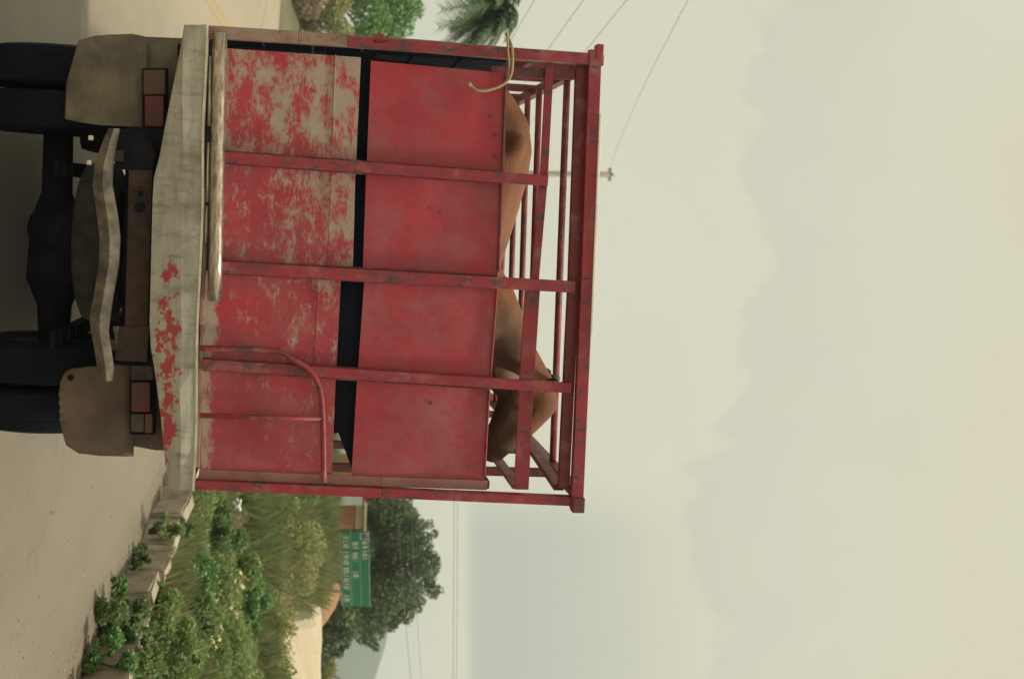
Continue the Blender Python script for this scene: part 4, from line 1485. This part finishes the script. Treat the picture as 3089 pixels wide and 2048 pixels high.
# left of the road, outside the bend
DT = 84
pb = at(-10, 935, DT); base = Vector((pb.x, pb.y, terrain(pb.x, pb.y)))
bl = [(20, 1180, 80), (70, 1210, 50), (100, 1150, 60), (60, 1120, 70), (-40, 1200, 90), (30, 1250, 35), (110, 1105, 40), (-60, 1100, 90), (130, 1180, 36), (120, 1080, 40), (-90, 1250, 70)]
tree('roadside_tree', base, 5.5, crown_from_photo(base, DT, bl), 9000, 0.14, 'leaf_bright', 'bright green tree outside the bend behind the truck corner', 0.22)
for (ul, blobs, n, mt, lab) in (
        (60, [(10, 930, 50), (60, 900, 45), (100, 930, 50), (-30, 960, 50), (140, 910, 50)], 3200, 'leaf_dry', 'brown dry brush beside the far road edge'),
        (40, [(0, 1020, 50), (60, 1000, 46), (110, 1030, 45), (-50, 1040, 50)], 3000, 'leaf_yellow', 'yellow green scrub below the bright roadside tree')):
    pb = at(ul, 880, 80); base = Vector((pb.x, pb.y, terrain(pb.x, pb.y)))
    tree('brush', base, 1.6, crown_from_photo(base, 80, blobs), n, 0.13, mt, lab, 0.08, cat='bush')


def palm(base, top, L, n, label):
    root = empty('palm_tree', base)
    tag(root, label, 'palm tree')
    tv = top - base
    MB().tube([(0, 0, -0.2), (tv.x * 0.3, tv.y * 0.3, tv.z * 0.4), (tv.x * 0.7, tv.y * 0.7, tv.z * 0.75), tuple(tv)], [0.17, 0.13, 0.11, 0.10], 12).build('trunk', M['bark'], root, smooth=True)
    q = random.Random(3)
    for k in range(n):
        a = 6.283 * k / n * 2.4 + q.uniform(-.2, .2)
        el = q.uniform(-0.5, 1.15)
        ll = L * q.uniform(0.8, 1.1)
        pts = []
        d = Vector((math.cos(a) * math.cos(el), math.sin(a) * math.cos(el), math.sin(el)))
        for i in range(10):
            s = i / 9
            pts.append(tv + d * ll * s + Vector((0, 0, -0.55 * ll * s * s)))
        mb = MB()
        mb.tube(pts, [0.025 - 0.002 * i for i in range(10)], 5)
        for i in range(1, 10):
            for jj in range(5):
                s = (i - 1 + jj / 5)
                i0 = int(s); f = s - i0
                p = pts[i0].lerp(pts[min(i0 + 1, 9)], f)
                t = (pts[min(i0 + 1, 9)] - pts[i0]).normalized()
                side = t.cross(Vector((0, 0, 1)))
                side = side.normalized() if side.length > 0.01 else Vector((1, 0, 0))
                w = ll * 0.22 * (1 - abs(s / 9 - 0.4) * 0.9)
                for sg in (-1, 1):
                    e = p + side * sg * w + t * w * 0.6 + Vector((0, 0, -w * q.uniform(0.3, 0.8)))
                    mb.add([p - t * 0.03, p + t * 0.03, e], [(0, 1, 2)])
        mb.build('frond', M['palm'], root)


pt = at(-15, 1495, 44)
bs = at(-150, 940, 44)
palm(Vector((bs.x, bs.y, terrain(bs.x, bs.y))), pt, 2.3, 60, 'dark feathery palm leaning over the roadside beside the truck top')

# ------------------------------------------------------------------ house, wall, sign
house = empty('house')
DH = 62
h0 = at(1500, 940, DH)
house.location = (h0.x, h0.y, terrain(h0.x, h0.y))
tag(house, 'small flat roofed house of orange brick and tan plaster beside the truck', 'house')
HB = house.location


def hx(u): return (at(u, 1000, DH) - HB).x


def hz(v, u=1550): return (at(u, v, DH) - HB).z


wb = hx(1600)
MB().box(((hx(1440) + wb) / 2, 2.5, hz(1072) / 2), (wb - hx(1440), 5, hz(1072))).build('brick_wall', M['brick_wall'], house)
MB().box(((hx(1440) + wb) / 2 - 0.02, 2.47, (hz(1073) + hz(1098)) / 2), (wb - hx(1440), 5.0, hz(1098) - hz(1074))).build('plaster_wall', M['tan_wall'], house)
MB().box(((hx(1440) + wb) / 2, 2.4, hz(1102)), (wb - hx(1440) + 0.1, 5.3, hz(1106) - hz(1098))).build('roof', M['tan_wall'], house, bevel=0.02)
MB().box((hx(1500), -0.32, hz(1090) / 2), (hx(1516) - hx(1484), 0.6, hz(1090))).build('blue_porch_wall', M['blue_wall'], house, bevel=0.02)
gw = empty('block_wall')
g0 = at(1690, 940, 60)
gw.location = (g0.x, g0.y, terrain(g0.x, g0.y))
tag(gw, 'plain grey block wall standing behind the road sign', 'wall')
zt = (at(1690, 1030, 60) - gw.location).z
for k in range(4):
    MB().box((0, 0, zt * (k + 0.5) / 4), (1.72, 0.2, zt / 4 - 0.012)).build('wall_course', M['grey_wall'], gw)

sign = empty('road_sign')
DS = 46.0
SN = Vector((0.10, 1, 0)).normalized()
sc = [on_plane(u, v, at(1700, 1070, DS), SN) for u, v in ((1604, 1026), (1826, 1031), (1829, 1118), (1602, 1113))]
s0 = (sc[0] + sc[1]) / 2
sign.location = (s0.x, s0.y, terrain(s0.x, s0.y))
tag(sign, 'green highway direction sign with three rows of white lettering', 'sign')
sl = [p - sign.location for p in sc]
nrm = (sl[1] - sl[0]).cross(sl[3] - sl[0]).normalized()
if nrm.y > 0: nrm = -nrm


def sq(a, b):
    return sl[0] * (1 - a) * (1 - b) + sl[1] * a * (1 - b) + sl[2] * a * b + sl[3] * (1 - a) * b


def sign_rect(mb, a0, a1, b0, b1, off, th=0.004):
    q = [sq(a0, b0), sq(a1, b0), sq(a1, b1), sq(a0, b1)]
    mb.hexa([p + nrm * (off + th) for p in q] + [p + nrm * off for p in q])


mb = MB(); sign_rect(mb, 0, 1, 0, 1, -0.03, 0.03); board = mb.build('sign_board', M['sign_green'], sign)
for (a0, a1, b0, b1) in ((0.0, 1, 0.0, 0.028), (0, 1, 0.972, 1.0), (0, 1, 0.335, 0.355), (0, 1, 0.665, 0.680)):
    mb = MB(); sign_rect(mb, a0, a1, b0, b1, 0.002); mb.build('sign_line', M['sign_line'], board)


def scribble(words, b0, b1, seed):
    """letter-like strokes: the lettering on the photograph cannot be read, only its rows and word lengths"""
    q = random.Random(seed)
    for (a0, a1) in words:
        mb = MB()
        a = a0
        while a < a1 - 0.008:
            w = min(q.uniform(0.020, 0.030), a1 - a)
            kind = q.randrange(4)
            t = w * 0.36
            hgt = b1 - b0
            sign_rect(mb, a, a + t, b0, b1, 0.005)
            if kind in (0, 1):
                sign_rect(mb, a + w - t, a + w, b0, b1, 0.005)
            if kind in (0, 2):
                sign_rect(mb, a + t, a + w - t, b1 - hgt * 0.22, b1, 0.005)
            if kind in (1, 2):
                sign_rect(mb, a + t, a + w - t, b0 + hgt * 0.4, b0 + hgt * 0.58, 0.005)
            if kind == 3:
                sign_rect(mb, a + t, a + w - t, b0, b0 + hgt * 0.22, 0.005)
            a += w + 0.010
        mb.build('lettering', M['sign_white'], board)['kind'] = 'stuff'


scribble([(0.06, 0.22), (0.27, 0.46), (0.48, 0.78), (0.86, 0.95)], 0.075, 0.275, 1)
scribble([(0.14, 0.24), (0.28, 0.40), (0.54, 0.62)], 0.41, 0.60, 2)
scribble([(0.13, 0.23), (0.26, 0.38)], 0.755, 0.925, 3)
mb = MB(); sign_rect(mb, 0.02, 0.105, 0.70, 0.955, 0.004); shield = mb.build('route_shield', M['sign_white'], board)
mb = MB(); sign_rect(mb, 0.025, 0.10, 0.73, 0.865, 0.009); mb.build('shield_field', M['sign_blue'], shield)
mb = MB(); sign_rect(mb, 0.03, 0.095, 0.87, 0.945, 0.009); mb.build('shield_band', M['sign_red'], shield)
for a in (0.2, 0.8):
    q = sq(a, 0.98)
    MB().bar((q.x - nrm.x * 0.08, q.y - nrm.y * 0.08, -0.3), tuple(q - nrm * 0.08), 0.07, 0.07).build('post', M['sign_post'], sign)

# ------------------------------------------------------------------ poles and wires
pole = empty('utility_pole')
DP = 60
p0 = at(521, 940, DP)
pole.location = (p0.x, p0.y, terrain(p0.x, p0.y))
tag(pole, 'slim concrete utility pole rising behind the cattle cage', 'utility pole')
ptop = at(527, 1838, DP) - pole.location
MB().tube([(0, 0, -0.5), (ptop.x * 0.5, ptop.y * 0.5, ptop.z * 0.5), tuple(ptop)], [0.17, 0.14, 0.11], 14).build('pole_shaft', M['wood_pole'], pole, smooth=True)
MB().bar(tuple(ptop + Vector((-0.28, 0, 0.02))), tuple(ptop + Vector((0.28, 0, 0.02))), 0.12, 0.1).build('crossarm', M['wood_pole'], pole)
MB().tube([tuple(ptop + Vector((0, 0, 0.05))), tuple(ptop + Vector((0, 0, 0.2)))], 0.06, 10).build('insulator', M['sign_post'], pole, smooth=True)


def wire(label, a, b, sag, r, mat='wire', n=24):
    pts = [a.lerp(b, i / n) - Vector((0, 0, sag * 4 * (i / n) * (1 - i / n))) for i in range(n + 1)]
    o = MB().tube(pts, r, 5).build('power_line', M[mat], None, smooth=True)
    return tag(o, label, 'power line', 'power lines')


PT = Vector(pole.location)
near = [(28, 2120, 24), (7, 1946, 24), (26, 1802, 24), (0, 1672, 24)]
heights = [1836, 1500, 1420, 1345]
labs = ['uppermost thin wire curving from the utility pole top into the sky', 'second wire above the palm slanting up beside the truck corner', 'third wire above the palm slanting up beside the truck corner', 'lowest slanting wire just above the palm crown']
for (u, v, d), hv, lab in zip(near, heights, labs):
    a = at(526, hv, DP)
    b = at(u, v, d)
    b = a + (b - a) * 1.6
    wire(lab, a, b, 0.35, 0.005 if hv > 1800 else 0.0055)
wire('upper of two level wires crossing the sky right of the truck', at(526, 1394, 60), at(3200, 1380, 58), 0.12, 0.010, 'wire')
wire('lower of two level wires crossing the sky right of the truck', at(526, 1383, 60), at(3200, 1370, 58), 0.12, 0.010, 'wire')
wire('pale cable crossing in front of the dark palm', at(-700, 1352, 40), at(526, 1482, 60), 0.12, 0.012, 'wire_pale')
wire('thin wire dropping from behind the broad tree to the picture edge', at(1560, 1200, 66), at(2700, 1310, 48), 0.1, 0.009, 'wire')
wire('fine wire beside the dropping wire over the far hill', at(1560, 1240, 66), at(2700, 1329, 58), 0.1, 0.008, 'wire')
